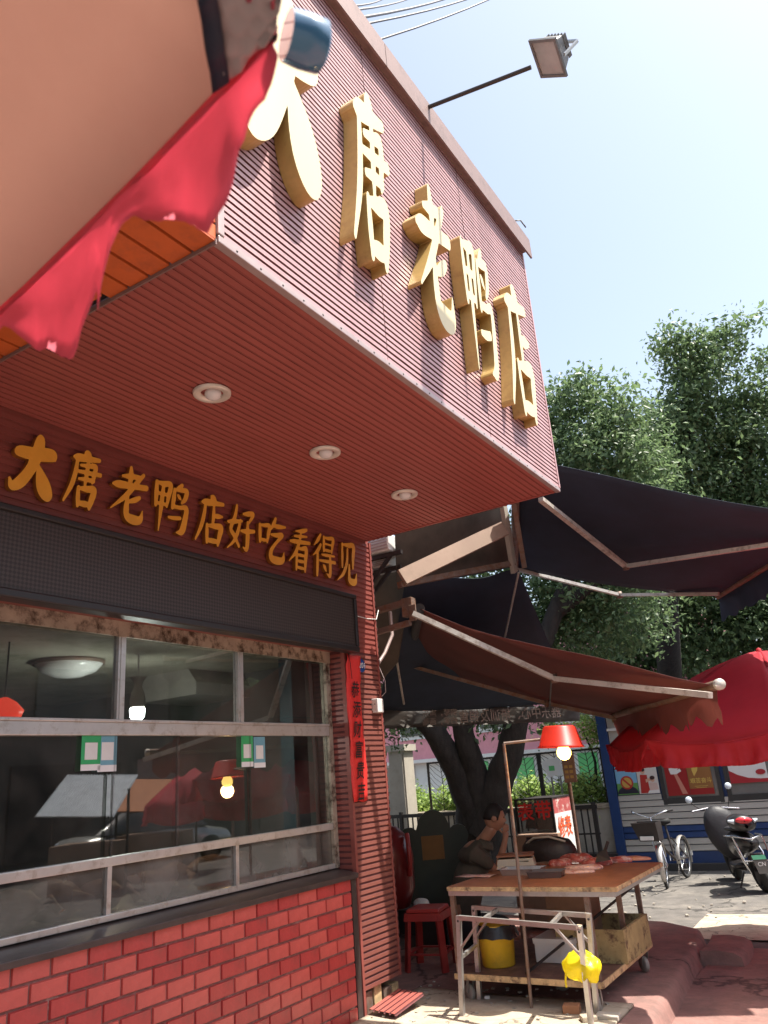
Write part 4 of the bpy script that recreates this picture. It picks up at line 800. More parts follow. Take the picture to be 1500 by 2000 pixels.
c = at(925, 1713, z=TZ0); m = MB(); m.grid([[(c.x-.14+i*.06, c.y-.05+j*.05, TZ0+.004+.006*rnd.random()) for j in range(4)] for i in range(6)]); tag(m.build('paper_sheet', M['fat'], solid=.002), 'crumpled pale paper lying at the near left end of the meat table', 'paper')
c = at(1052, 1690, z=TZ0)+V(.0,.28,0); bgx = thing('shoulder_bag', c, 'dark slumped leather bag on the meat table behind the scale', 'bag'); m = MB()
m.grid([[c+V(.24*math.cos(t)*r, .13*math.sin(t)*r, h)+V(0,0,.012*math.sin(t*3+h*30)) for t in np.linspace(0, 2*math.pi, 21)] for r, h in ((1, .0), (1.06, .05), (1.0, .12), (.85, .165), (.4, .185), (.02, .18))]); m.build('body', M['bagd'], bgx)
m = MB(); m.tube([c+V(-.18,-.05,.15), c+V(-.08,-.12,.20), c+V(.06,-.12,.205), c+V(.18,-.06,.16)], .010, 6); m.build('strap', M['scaleb'], bgx)
def slab(u, v, hx, hy, h, a, mm, label, seed, dz=0.):
    c = at(u, v, z=TZ0); ca, sa = math.cos(a), math.sin(a); m = MB(); P = []
    for rr_, hh in ((1., 0.), (1.03, .35), (.93, .8), (.6, 1.), (.05, .95)):
        row = []
        for k in range(29):
            t = 2*math.pi*(k % 28)/28; k_ = 1+.22*mnoise.noise(Vector((math.cos(t)*1.4+seed, math.sin(t)*1.4, seed)))
            x, y = math.cos(t)*hx*rr_*k_, math.sin(t)*hy*rr_*k_; row.append((c.x+x*ca-y*sa, c.y+x*sa+y*ca, TZ0+.001+dz+h*hh*(1+.45*mnoise.noise(Vector((x*14+seed, y*14, 1))))))
        P.append(row)
    m.grid(P); return tag(m.build('meat_slab', mm, None, subd=1), label, 'meat', 'meat cuts on the stall table')
slab(1120, 1705, .17, .055, .022, .25, M['fat'], 'pale fatty strip of pork along the front of the meat pile', 1.)
slab(1140, 1698, .15, .06, .035, .2, M['fat'], 'pink and white pork belly slab in the middle of the meat pile', 2.3)
slab(1095, 1690, .10, .06, .05, .4, M['meat'], 'dark red chunk of meat by the leather bag', 3.1)
slab(1125, 1683, .15, .08, .065, .1, M['meat'], 'large red joint of meat at the back of the pile', 4.7)
slab(1165, 1690, .12, .07, .055, .5, M['meat'], 'red and white ribs at the centre of the pile', 5.2)
slab(1195, 1684, .16, .05, .045, .15, M['meat'], 'long red strip of meat towards the far corner', 6.6)
slab(1232, 1680, .16, .045, .03, .05, mat('pink pork skin', (.60,.27,.17), .35, var=.2, scale=12), 'pinkish tapering pork strip at the street edge of the table', 7.9)
c = at(1182, 1692, z=TZ0)+V(0,0,.03); m = MB(); m.prism([c+V(-.07,-.02,0), c+V(.05,-.01,.015), c+V(.02,0,.10), c+V(-.05,0,.06)], (.004,.012,0)); cv = tag(m.build('cleaver', M['darkm']), 'dark cleaver blade propped in the meat pile', 'cleaver')
m = MB(); m.tube([c+V(.02,.005,.09), c+V(.05,.01,.15)], .012, 8); m.build('handle', M['bagd'], cv)
# under the table
bk = thing('bucket', at(975, 1885, z=.186), 'yellow plastic bucket lined with a black bag under the table', 'bucket'); c = V(bk.location); c.z = .187
m = MB(); m.lathe(c, [(.001,0),(.115,0),(.12,.01),(.135,.26),(.142,.265),(.14,.275)], 26); m.build('body', M['yellow'], bk)
m = MB(); m.grid([[c+V((.138+.012*rnd.random()+.01*k)*math.cos(t), (.138+.012*rnd.random()+.01*k)*math.sin(t), .285-.028*k-.02*rnd.random()) for t in np.linspace(0, 2*math.pi, 25)] for k in range(4)]); m.build('liner', M['bagk'], bk)
c = at(1148, 1852, z=.186); cr = thing('foam_crate', c, 'grubby yellowish foam crate on the lower shelf at the street side', 'crate')
x0, x1, y0, y1 = tx1-.55, tx1-.04, 6.05, 6.70
m = MB(); m.box(x0, x1, y0, y0+.025, .187, .40); m.box(x0, x1, y1-.025, y1, .187, .40); m.box(x0, x0+.025, y0+.025, y1-.025, .187, .40); m.box(x1-.025, x1, y0+.025, y1-.025, .187, .40); m.box(x0+.025, x1-.025, y0+.025, y1-.025, .187, .21); m.build('body', mat('grubby foam', (.40,.31,.14), .8, var=.2, scale=9, dirt=(.12,.07,.04), dscale=12, dlo=.5, dhi=.62, bump=.2), cr)
def carton(x0, x1, y0, y1, z0, z1, label, mm='card', lid=True):
    t = thing('carton', ((x0+x1)/2, (y0+y1)/2, z0), label, 'box', 'boxes around the stall'); m = MB(); m.box(x0, x1, y0, y1, z0, z1); m.build('body', M[mm], t, bevel=.004)
    if lid: m = MB(); m.box(x0-.006, x1+.006, y0-.006, y1+.006, z1-.03, z1+.004); m.build('lid', M[mm], t)
carton(-2.62, -2.30, 6.35, 6.70, .187, .72, 'tall brown cardboard box standing on the lower shelf', lid=False)
carton(-2.60, -2.30, 5.98, 6.28, .187, .34, 'low pale box on the lower shelf behind the diagonal brace', 'white')

# ================================================================== FOLDING RACK with yellow bag
rk = thing('folding_rack', (-2.45, 5.45, 0), 'silver square-tube folding rack standing on the sunlit slab', 'rack')
NL, NR, FL, FR = at(903, 1984, z=.02), at(1156, 2012, z=.02), at(937, 1950, z=.02), at(1166, 1982, z=.02)
hN = .60
def up_(p, d): return V(p.x+d[0], p.y+d[1], hN)
NLt, NRt, FLt, FRt = at(896, 1792, z=hN), at(1132, 1812, z=hN), at(926, 1772, z=hN), at(1150, 1788, z=hN)
for p, q in ((NL, NLt), (NR, NRt), (FL, FLt), (FR, FRt)): m = MB(); m.bar(V(p.x, p.y, .012), q+V(0,0,.012), .030, upv=(0,1,0)); m.build('leg', M['steel'], rk)
for p, q in ((NLt, NRt), (FLt, FRt)): m = MB(); m.bar(p, q, .028); m.build('top_bar', M['steel'], rk)
for s in (.22, .78): m = MB(); m.bar(NLt.lerp(NRt, s)+V(0,0,-.002), FLt.lerp(FRt, s)+V(0,0,-.002), .022); m.build('cross_bar', M['steel'], rk)
for L_, T_, s in ((NL, NLt, .2), (FL, FLt, .2)): m = MB(); m.bar(L_.lerp(T_, .66), T_.lerp(NRt if T_ is NLt else FRt, s), .018, .012); m.build('strut', M['steel'], rk)
for L_, T_ in ((NR, NRt), (FR, FRt)): m = MB(); m.bar(L_.lerp(T_, .70), T_.lerp(NLt if T_ is NRt else FLt, .2), .018, .012); m.build('strut', M['steel'], rk)
m = MB(); m.bar(NL.lerp(NLt, .58), FL.lerp(FLt, .58), .022); m.build('cross_bar', M['steel'], rk)
m = MB()
for p in (NLt, NRt, FLt, FRt): m.lathe(p+V(.0,-.017,-.02), [(.001,.004),(.007,.004),(.008,0)], 8, (0,-1,0))
o = m.build('rivet', M['darkm'], rk); o['kind'] = 'stuff'
c = NR.lerp(NRt, .60); m = MB(); P = []
for i, (r_, h_) in enumerate(((.02,.07),(.055,.065),(.085,.035),(.09,0),(.08,-.04),(.05,-.065),(.01,-.06))):
    P.append([c+V(-.035,.05,0)+V(1.35*r_*math.cos(t), .9*r_*math.sin(t), h_)+mnoise.noise_vector(Vector((math.cos(t)*2.2+i*.6, math.sin(t)*2.2, i*.8)))*.05+V(0,0,.02*math.sin(t*5+i)) for t in np.linspace(0, 2*math.pi, 25)])
m.grid(P); yb = tag(m.build('plastic_bag', M['bagy'], None, subd=1), 'crumpled bright yellow plastic bag tied to the folding rack', 'bag')
m = MB(); m.tube([c+V(-.13,.02,-.03), c+V(-.14,.02,-.08), c+V(-.135,.01,-.11)], .006, 6); m.build('tie', M['bagy'], yb)
def brick_(u, v, z, s, a, label, mm):
    c = at(u, v, z=z); m = MB(); rbox(m, c, s[0], s[1], z, z+s[2], a, .97); tag(m.build('loose_brick', mm, None, bevel=.006), label, 'brick', 'loose bricks by the rack')
brick_(1118, 1978, .02, (.055,.04,.05), .2, 'orange brown loose brick under the table castor', mat('loose brick', (.36,.17,.09), .9, var=.2, bump=.3))
brick_(1150, 1993, .02, (.05,.04,.03), .6, 'pale broken tile beside the foot of the rack', M['conc'])
brick_(1188, 1990, .015, (.075,.05,.028), .1, 'flat cream slab chip by the corner of the sunlit slab', M['stone'])
brick_(952, 1951, .02, (.02,.015,.02), .4, 'small white rubble chip behind the far left rack foot', M['white'])

# red stool, kids ride, green ride back, white bag
def stool(c, s, label):
    t = thing('plastic_stool', c, label, 'stool'); z = .46*s
    m = MB(); rbox(m, V(c), .15*s, .15*s, c[2]+z-.03, c[2]+z, .2, .95); m.build('seat', M['stool'], t, bevel=.01)
    m = MB(); rbox(m, V(c), .165*s, .165*s, c[2]+z-.09, c[2]+z-.031, .2, .95); m.build('apron', M['stool'], t)
    for k in range(4):
        a = .2+math.pi/4+k*math.pi/2; m = MB(); m.bar(V(c)+V(.155*s*1.41*math.cos(a), .155*s*1.41*math.sin(a), 0)*1.05, V(c)+V(.14*s*1.35*math.cos(a), .14*s*1.35*math.sin(a), z-.05), .055*s, .03); m.build('leg', M['stool'], t)
    for k in range(4):
        a = .2+k*math.pi/2; b = a+math.pi/2; f = lambda q: V(c)+V(.155*s*1.41*math.cos(q+math.pi/4), .155*s*1.41*math.sin(q+math.pi/4), .13)
        m = MB(); m.bar(f(a), f(b), .03, .012); m.build('rung', M['stool'], t)
c = at(845, 1890, z=0); stool((c.x, c.y, .0), 1.02, 'red plastic stool standing between the pillar and the stall table')
c = at(862, 1800, d=8.2); gb = thing('cutout_board', (c.x, c.y, 0), 'dark green cloud-topped panel with an ochre square behind the stool', 'ride panel')
cx, cy = c.x, c.y; r_ = V(.86,.51,0); poly = []
prof = [(-.36,.0),(.36,.0),(.36,.72)]+[(.36-.09+.11*math.cos(t), .83+.11*math.sin(t)) for t in np.linspace(-.6, 2.4, 8)]+[(.17*math.cos(t), .93+.17*math.sin(t)) for t in np.linspace(.25, math.pi-.25, 10)]+[(-.27+.11*math.cos(t), .83+.11*math.sin(t)) for t in np.linspace(.75, 3.7, 8)]+[(-.36,.72)]
m = MB(); m.prism([V(cx, cy, .05)+r_*x+V(0,0,z*1.02) for x, z in prof], (-.04,.07,0)); m.build('panel', M['green'], gb)
m = MB(); m.prism([V(cx, cy, .05)+r_*x+V(.003,-.006,z) for x, z in ((-.14,.62),(.10,.62),(.10,.86),(-.14,.86))], (-.001,.003,0)); m.build('square_patch', M['ochre'], gb)
m = MB(); m.prism([V(cx, cy, 0)+r_*x+V(0,0,z) for x, z in ((-.4,0),(.4,0),(.4,.05),(-.4,.05))], (-.5,.8,0)); m.build('base', M['darkm'], gb)
c = at(775, 1720, d=7.7); kr = thing('kiddie_ride', (c.x, c.y, 0), 'maroon rounded ride seat half hidden behind the pillar', 'ride'); c.z = 0
m = MB(); m.lathe(c+V(-.1,.0,.35), [(.001,-.05),(.20,-.02),(.26,.15),(.27,.45),(.23,.62),(.12,.72),(.001,.74)], 22); m.build('shell', M['shirtred'], kr)
m = MB(); m.tube([c+V(-.02,-.05,0), c+V(-.02,-.05,.9)], .035, 8); m.tube([c+V(-.25,.1,0), c+V(-.25,.1,.4)], .035, 8); m.build('post', M['darkm'], kr)
m = MB(); m.lathe(c+V(-.1,0,0), [(.001,.10),(.26,.08),(.28,0)], 20); m.build('base', M['darkm'], kr)
m = MB(); m.tube([c+V(.17,-.02,.62), c+V(.2,-.05,.75), c+V(.19,-.04,.9), c+V(.16,0,1.0)], .025, 8); m.build('handle', M['stool'], kr)
c = at(822, 1765, d=7.6); m = MB(); P = [[c+V(.07*r_0*math.cos(t)*1.3+.012*rnd.random(), .06*r_0*math.sin(t), h) for t in np.linspace(0, 2*math.pi, 17)] for r_0, h in ((.3,.05),(.8,.04),(1,0),(.9,-.04),(.3,-.06))]; m.grid(P); tag(m.build('white_bundle', M['white'], None, subd=1), 'white plastic bundle on a low ledge behind the red stool', 'bundle')
m = MB(); m.box(c.x-.3, c.x+.25, c.y-.05, c.y+.3, 0, c.z-.055); tag(m.build('low_ledge', M['darkm']), 'dark low ledge carrying the white bundle behind the red stool', 'ledge')
# broken pillar foot
pf = thing('broken_plinth', (WX, 5.3, 0), 'broken bricks exposed under the lower end of the ribbed pillar', 'rubble')
for k in range(4):
    m = MB(); rbox(m, V(WX-.06+rnd.uniform(-.01,.01), 5.15+k*.12, 0), .05, .045, .001, rnd.uniform(.11,.155), rnd.uniform(-.15,.15)); m.build('brick', M['woodedge'] if k % 2 else M['rust'], pf, bevel=.006)
m = MB(); P = [V(WX+.03, 5.08, .02), V(WX+.30, 5.02, .02), V(WX+.36, 5.33, .02), V(WX+.05, 5.42, .06)]; ribs(m, P[0]+V(0,0,.02), (P[3]-P[0]).normalized(), (P[1]-P[0]).normalized(), (0,0,1), .36, .26, .05, .7, .012); tag(m.build('fallen_cladding', [M['red'], M['groove']]), 'fallen scrap of maroon ribbed cladding lying at the pillar foot', 'cladding scrap')

# ================================================================== KIOSK with posters
KY = 13.5; KX0, KX1 = -4.22, 2.2
kk = thing('kiosk', (-1, KY, -.15), 'blue and white slatted kiosk with dark window frames and posters', 'kiosk')
m = MB(); m.box(KX0+.05, KX1, KY+.02, KY+2.2, -.15, 2.42); m.build('body', M['blue'], kk)
m = MB(); m.box(KX0, KX0+.16, KY-.05, KY+.06, -.15, 2.44); m.build('corner_post', M['blue'], kk, bevel=.005)
m = MB(); m.box(KX0-.05, KX1+.1, KY-.10, KY+2.3, 2.45, 2.56); m.build('roof', M['blue'], kk)
m = MB(); m.box(KX0+.17, KX1, KY-.012, KY+.01, 2.30, 2.36); m.box(KX0+.17, -3.36, KY-.012, KY+.01, 1.56, 2.30); m.build('upper_panel', M['slat'], kk)
def slat_row(z, h, x0, x1, mm):
    m = MB(); m.prism([(x0, KY-.004, z), (x0, KY-.030, z+.006), (x0, KY-.020, z+h-.008), (x0, KY-.004, z+h-.008)], (x1-x0, 0, 0)); m.build('slat', mm, kk)
for r in range(5): slat_row(.50+r*.096, .096, KX0+.165, -3.36 if r == 4 else KX1, M['slat'])
for r in range(2): slat_row(.31+r*.095, .095, KX0+.165, KX1, M['blue'])
for r in range(2): slat_row(.12+r*.095, .095, KX0+.165, KX1, M['slat'])
m = MB(); m.box(KX0+.16, KX1, KY-.02, KY+.02, -.05, .115); m.build('base_board', M['blue'], kk)
m = MB(); m.box(KX0+.0, KX1, KY-.12, KY+.02, -.15, -.05); m.build('plinth', mat('dark plinth', (.05,.047,.045), .9, bump=.3), kk)
for x0, x1 in ((-3.34, -2.42), (-2.36, -1.62), (-1.56, -.5)):
    wf_ = MB(); wf_.box(x0, x0+.06, KY-.03, KY+.015, .80, 2.2); wf_.box(x1-.06, x1, KY-.03, KY+.015, .80, 2.2); wf_.box(x0+.06, x1-.06, KY-.028, KY+.015, .80, .90); wf_.box(x0+.06, x1-.06, KY-.028, KY+.015, 2.12, 2.2); wf_ = wf_.build('window', M['winf'], kk)
    m = MB(); m.box(x0+.06, x1-.06, KY-.008, KY+.0, .90, 2.12); m.build('pane', M['winb'], wf_)
m = MB(); m.box(KX0+.17, KX0+.42, KY-.08, KY-.02, 2.0, 2.04); m.build('ledge', M['white'], kk)
m = MB(); c = V(KX0+.36, KY-.10, 2.26); m.lathe(c, [(.001,-.14),(.06,-.13),(.075,-.05),(.07,.08),(.04,.13),(.001,.14)], 16); tag(m.build('wall_lantern', M['ochre']), 'small round brown lantern under the kiosk eave by the blue post', 'lantern')
def poster(x0, x1, z0, z1, mm, label, y=KY-.034):
    t = thing('poster', ((x0+x1)/2, y, z0), label, 'poster', 'posters on the kiosk'); m = MB(); m.box(x0, x1, y, y+.004, z0, z1); m.build('sheet', mm, t); return t, y
def flat(t, y, pts, mm, name, dz=.0015): q = MB(); q.prism([(px_, y-dz, pz_) for px_, pz_ in pts], (0, .0012, 0)); return q.build(name, mm, t)
def disc(cx, cz, rx, rz=None, n=16, a0=0., a1=2*math.pi): return [(cx+rx*math.cos(a0+(a1-a0)*i/n), cz+(rz or rx)*math.sin(a0+(a1-a0)*i/n)) for i in range(n+(0 if a1-a0 > 6 else 1))]
C_ = lambda n_, c: mat('print '+n_, c, .4, var=.03)
t, y = poster(-4.04, -3.70, .985, 1.50, C_('sky', (.20,.42,.62)), 'blue no smoking poster next to the kiosk post')
flat(t, y, [(-4.04,.985),(-3.70,.985),(-3.70,1.16),(-4.04,1.16)], C_('green', (.12,.30,.08)), 'print'); flat(t, y, disc(-3.87, 1.0, .17, .12, 14, 0, math.pi), C_('ink', (.02,.02,.035)), 'print', .003)
flat(t, y, disc(-3.87, 1.17, .105), C_('red', (.42,.03,.025)), 'print', .0045); flat(t, y, disc(-3.87, 1.17, .08), C_('amber', (.55,.34,.08)), 'print', .006); flat(t, y, [(-3.95,1.23),(-3.93,1.25),(-3.79,1.11),(-3.81,1.09)], C_('red', (.42,.03,.025)), 'print', .0075)
flat(t, y, [(-3.95,1.36),(-3.84,1.385),(-3.75,1.36),(-3.84,1.345)], C_('cloud', (.7,.76,.8)), 'print', .003); text('无烟', (-3.87, y-.002, 1.44), (1,0,0), (0,0,1), .075, C_('ink', (.02,.02,.035)), t, 'lettering', .01)
t, y = poster(-3.69, -3.365, .985, 1.52, C_('cream', (.62,.58,.54)), 'cream poster of a waiter in red serving a seated customer')
for cx, hz, mm in ((-3.59, 1.33, 'red'), (-3.45, 1.20, 'cloth')):
    flat(t, y, [(cx-.075, .995),(cx+.075, .995),(cx+.06, hz-.06),(cx-.05, hz-.05)], C_(mm, (.42,.03,.025) if mm == 'red' else (.62,.45,.40)), 'print', .003)
    flat(t, y, disc(cx, hz, .036, .045), C_('face', (.62,.36,.26)), 'print', .0045); flat(t, y, disc(cx, hz+.022, .04, .03), C_('hair', (.05,.02,.02)), 'print', .006)
flat(t, y, [(-3.56,1.20),(-3.46,1.23),(-3.45,1.20),(-3.56,1.15)], C_('face', (.62,.36,.26)), 'print', .0045); flat(t, y, [(-3.56,.985),(-3.37,.985),(-3.37,1.04),(-3.53,1.03)], C_('white', (.72,.70,.68)), 'print', .006)
text('文明', (-3.40, y-.002, 1.42), (1,0,0), (0,0,1), .06, C_('ink', (.02,.02,.035)), t, 'lettering', .01)
t, y = poster(-3.24, -2.90, .93, 1.56, C_('deepred', (.30,.012,.014)), 'deep red poster with a white raised hand graphic in the kiosk window')
flat(t, y, [(-3.02,.95),(-2.94,.95),(-3.06,1.27),(-3.11,1.27)], C_('beam', (.55,.22,.16)), 'print', .003); flat(t, y, [(-3.15,1.25),(-3.06,1.25),(-2.98,1.29),(-3.00,1.33),(-3.05,1.31),(-2.97,1.38),(-3.00,1.40),(-3.08,1.34),(-3.08,1.42),(-3.13,1.40),(-3.17,1.33)], C_('white', (.72,.70,.68)), 'print', .0045)
text('拒绝浪费', (-3.07, y-.002, 1.49), (1,0,0), (0,0,1), .065, C_('white', (.72,.70,.68)), t, 'lettering', .01)
t, y = poster(-2.895, -2.54, .93, 1.56, C_('brown', (.28,.12,.035)), 'brown poster with a golden pen nib and gold brush words in the kiosk window')
flat(t, y, [(-2.80,1.20),(-2.74,1.28),(-2.69,1.44),(-2.70,1.56),(-2.79,1.56),(-2.82,1.44),(-2.82,1.28)], C_('gold', (.62,.42,.10)), 'print', .003); flat(t, y, [(-2.895,.93),(-2.54,.93),(-2.54,1.02),(-2.895,1.02)], C_('deepred', (.12,.03,.02)), 'print', .003)
text('艰苦奋斗', (-2.71, y-.004, 1.13), (1,0,0), (0,0,1), .082, C_('gold', (.62,.42,.10)), t, 'lettering', .015)
for k in range(2): flat(t, y, [(-2.82+.02*k,1.05-.022*k),(-2.62-.02*k,1.05-.022*k),(-2.62-.02*k,1.056-.022*k),(-2.82+.02*k,1.056-.022*k)], C_('gold', (.62,.42,.10)), 'print', .0045)
t, y = poster(-2.28, -1.74, 1.06, 1.56, C_('white', (.72,.70,.68)), 'white poster with brush writing and a red curved foot with a bowl')
flat(t, y, [(-2.28,1.06),(-1.74,1.06),(-1.74,1.11),(-1.85,1.11),(-2.02,1.13),(-2.16,1.18),(-2.28,1.25)], C_('crimson', (.38,.02,.03)), 'print', .003)
text('有福之碗，幸福之城', (-2.01, y-.002, 1.40), (1,0,0), (0,0,1), .066, C_('ink', (.02,.02,.035)), t, 'lettering', .01, sx=.9)
flat(t, y, [(-2.12,1.315),(-1.94,1.315),(-1.94,1.33),(-2.12,1.33)], C_('ink', (.02,.02,.035)), 'print'); flat(t, y, disc(-1.83, 1.20, .075, .05, 14, math.pi, 2*math.pi), C_('bowl', (.6,.55,.5)), 'print', .0045); flat(t, y, disc(-1.83, 1.205, .07, .04), C_('crimson', (.38,.02,.03)), 'print', .006)

# ================================================================== BICYCLE
def bike(p, d, label):
    t = thing('bicycle', p, label, 'bicycle'); p = V(p); d = V(d).normalized(); s = V(-d.y, d.x, 0); lean = V(0,0,1)+s*.20; lean.normalize()
    Q = lambda a, h, w_=0: p + d*a + lean*h + s*w_
    r = .275
    for a, yaw in ((0, R(-12)), (.98, 0)):
        ax_ = (s*math.cos(yaw)+d*math.sin(yaw)); f = ax_.cross(lean).normalized(); c = Q(a, r); up_v = f.cross(ax_)
        ring = lambda rad, n=26: [c+f*rad*math.cos(2*math.pi*i/n)+up_v*rad*math.sin(2*math.pi*i/n) for i in range(n+1)]
        m = MB(); m.tube(ring(r-.018), .020, 8, cap=False); w_ = m.build('wheel', M['rubber'], t); m = MB(); m.tube(ring(r-.042), .008, 6, cap=False); m.build('rim', M['chrome'], w_)
        m = MB()
        for k in range(10): e = 2*math.pi*k/10; m.tube([c, c+(f*math.cos(e)+up_v*math.sin(e))*(r-.045)], .0022, 4)
        m.tube([c-ax_*.05, c+ax_*.05], .02, 8); m.build('spokes', M['chrome'], w_)
        m = MB(); P = [[c+(f*math.cos(e)+up_v*math.sin(e))*(r+.025-abs(q)*.25)+ax_*q for q in (-.03,-.015,0,.015,.03)] for e in np.linspace(R(-20) if a else R(20), R(190) if a else R(215), 18)]; m.grid(P); m.build('mudguard', M['alu'], t, solid=.003)
    m = MB(); m.tube([Q(.0, r, .05), Q(.05, .58, .045), Q(.10, .62)], .012); m.tube([Q(.0, r, -.05), Q(.05, .58, -.045), Q(.10, .62)], .012); m.tube([Q(.10, .62), Q(.15, .90)], .014); m.build('fork', M['chrome'], t)
    m = MB(); m.tube([Q(.12, .72), Q(.30, .45), Q(.56, .30)], .018); m.tube([Q(.56, .28), Q(.66, .74)], .016); m.tube([Q(.56, .28, .04), Q(.98, r, .05)], .010); m.tube([Q(.56, .28, -.04), Q(.98, r, -.05)], .010); m.tube([Q(.64, .58, .03), Q(.98, r, .05)], .009); m.tube([Q(.64, .58, -.03), Q(.98, r, -.05)], .009); m.build('frame', M['darkm'], t)
    m = MB(); m.tube([Q(.28, .98, .27), Q(.16, .97, .22), Q(.12, .93, .10), Q(.15, .88, 0), Q(.12, .93, -.10), Q(.16, .97, -.22), Q(.28, .98, -.27)], .011); m.build('handlebar', M['chrome'], t)
    for w_ in (-1, 1): m = MB(); m.tube([Q(.22, .975, .25*w_), Q(.33, .98, .29*w_)], .016); m.build('grip', M['rubber'], t)
    m = MB(); m.lathe(Q(.70, .80), [(.001,.03),(.06,.03),(.09,.0),(.07,-.04),(.001,-.05)], 14, lean); m.build('saddle', M['rubber'], t)
    m = MB(); B = [[Q(a*k_-.10, h, w_*k_) for a, w_ in ((-.12,-.16),(.12,-.16),(.12,.16),(-.12,.16),(-.12,-.16))] for h, k_ in ((.86, 1.05), (.74,.95), (.62,.82))]; m.grid(B, False); m.add([Q(a*.82-.10, .62, w_*.82) for a, w_ in ((-.12,-.16),(.12,-.16),(.12,.16),(-.12,.16))], [(0,1,2,3)]); bs = m.build('basket', M['darkm'], t, solid=.008)
    m = MB(); m.bar(Q(-.24,.66,-.08), Q(-.24,.66,.10), .02, .05); m.build('badge', M['whitep'], bs)
    m = MB(); m.tube([Q(.56,.28,-.07), Q(.50,.17,-.07), Q(.50,.17,-.15)], .009, 6); m.tube([Q(.56,.28,.07), Q(.62,.39,.07), Q(.62,.39,.15)], .009, 6); m.build('crank', M['chrome'], t)
    m = MB(); m.tube([Q(.95,.26,.08), Q(1.0,.0,.18)], .008, 6); m.build('stand', M['chrome'], t)
    m = MB(); m.bar(Q(-.02,.44,-.02), Q(-.02,.54,-.0), .03, .02); m.build('reflector', M['redlens'], t)
    m = MB(); m.bar(Q(1.27,.30,-.05), Q(1.27,.30,.05), .01, .06, lean); m.build('rear_plate', M['whitep'], t)
a = at(1312, 1735, z=-.148); b = at(1352, 1716, z=-.148); dd = (b-a); dd.normalize()
bike((a.x, a.y, -.146), V(.06, 1, 0), 'silver and black bicycle with a dark front basket leaning by the kiosk')

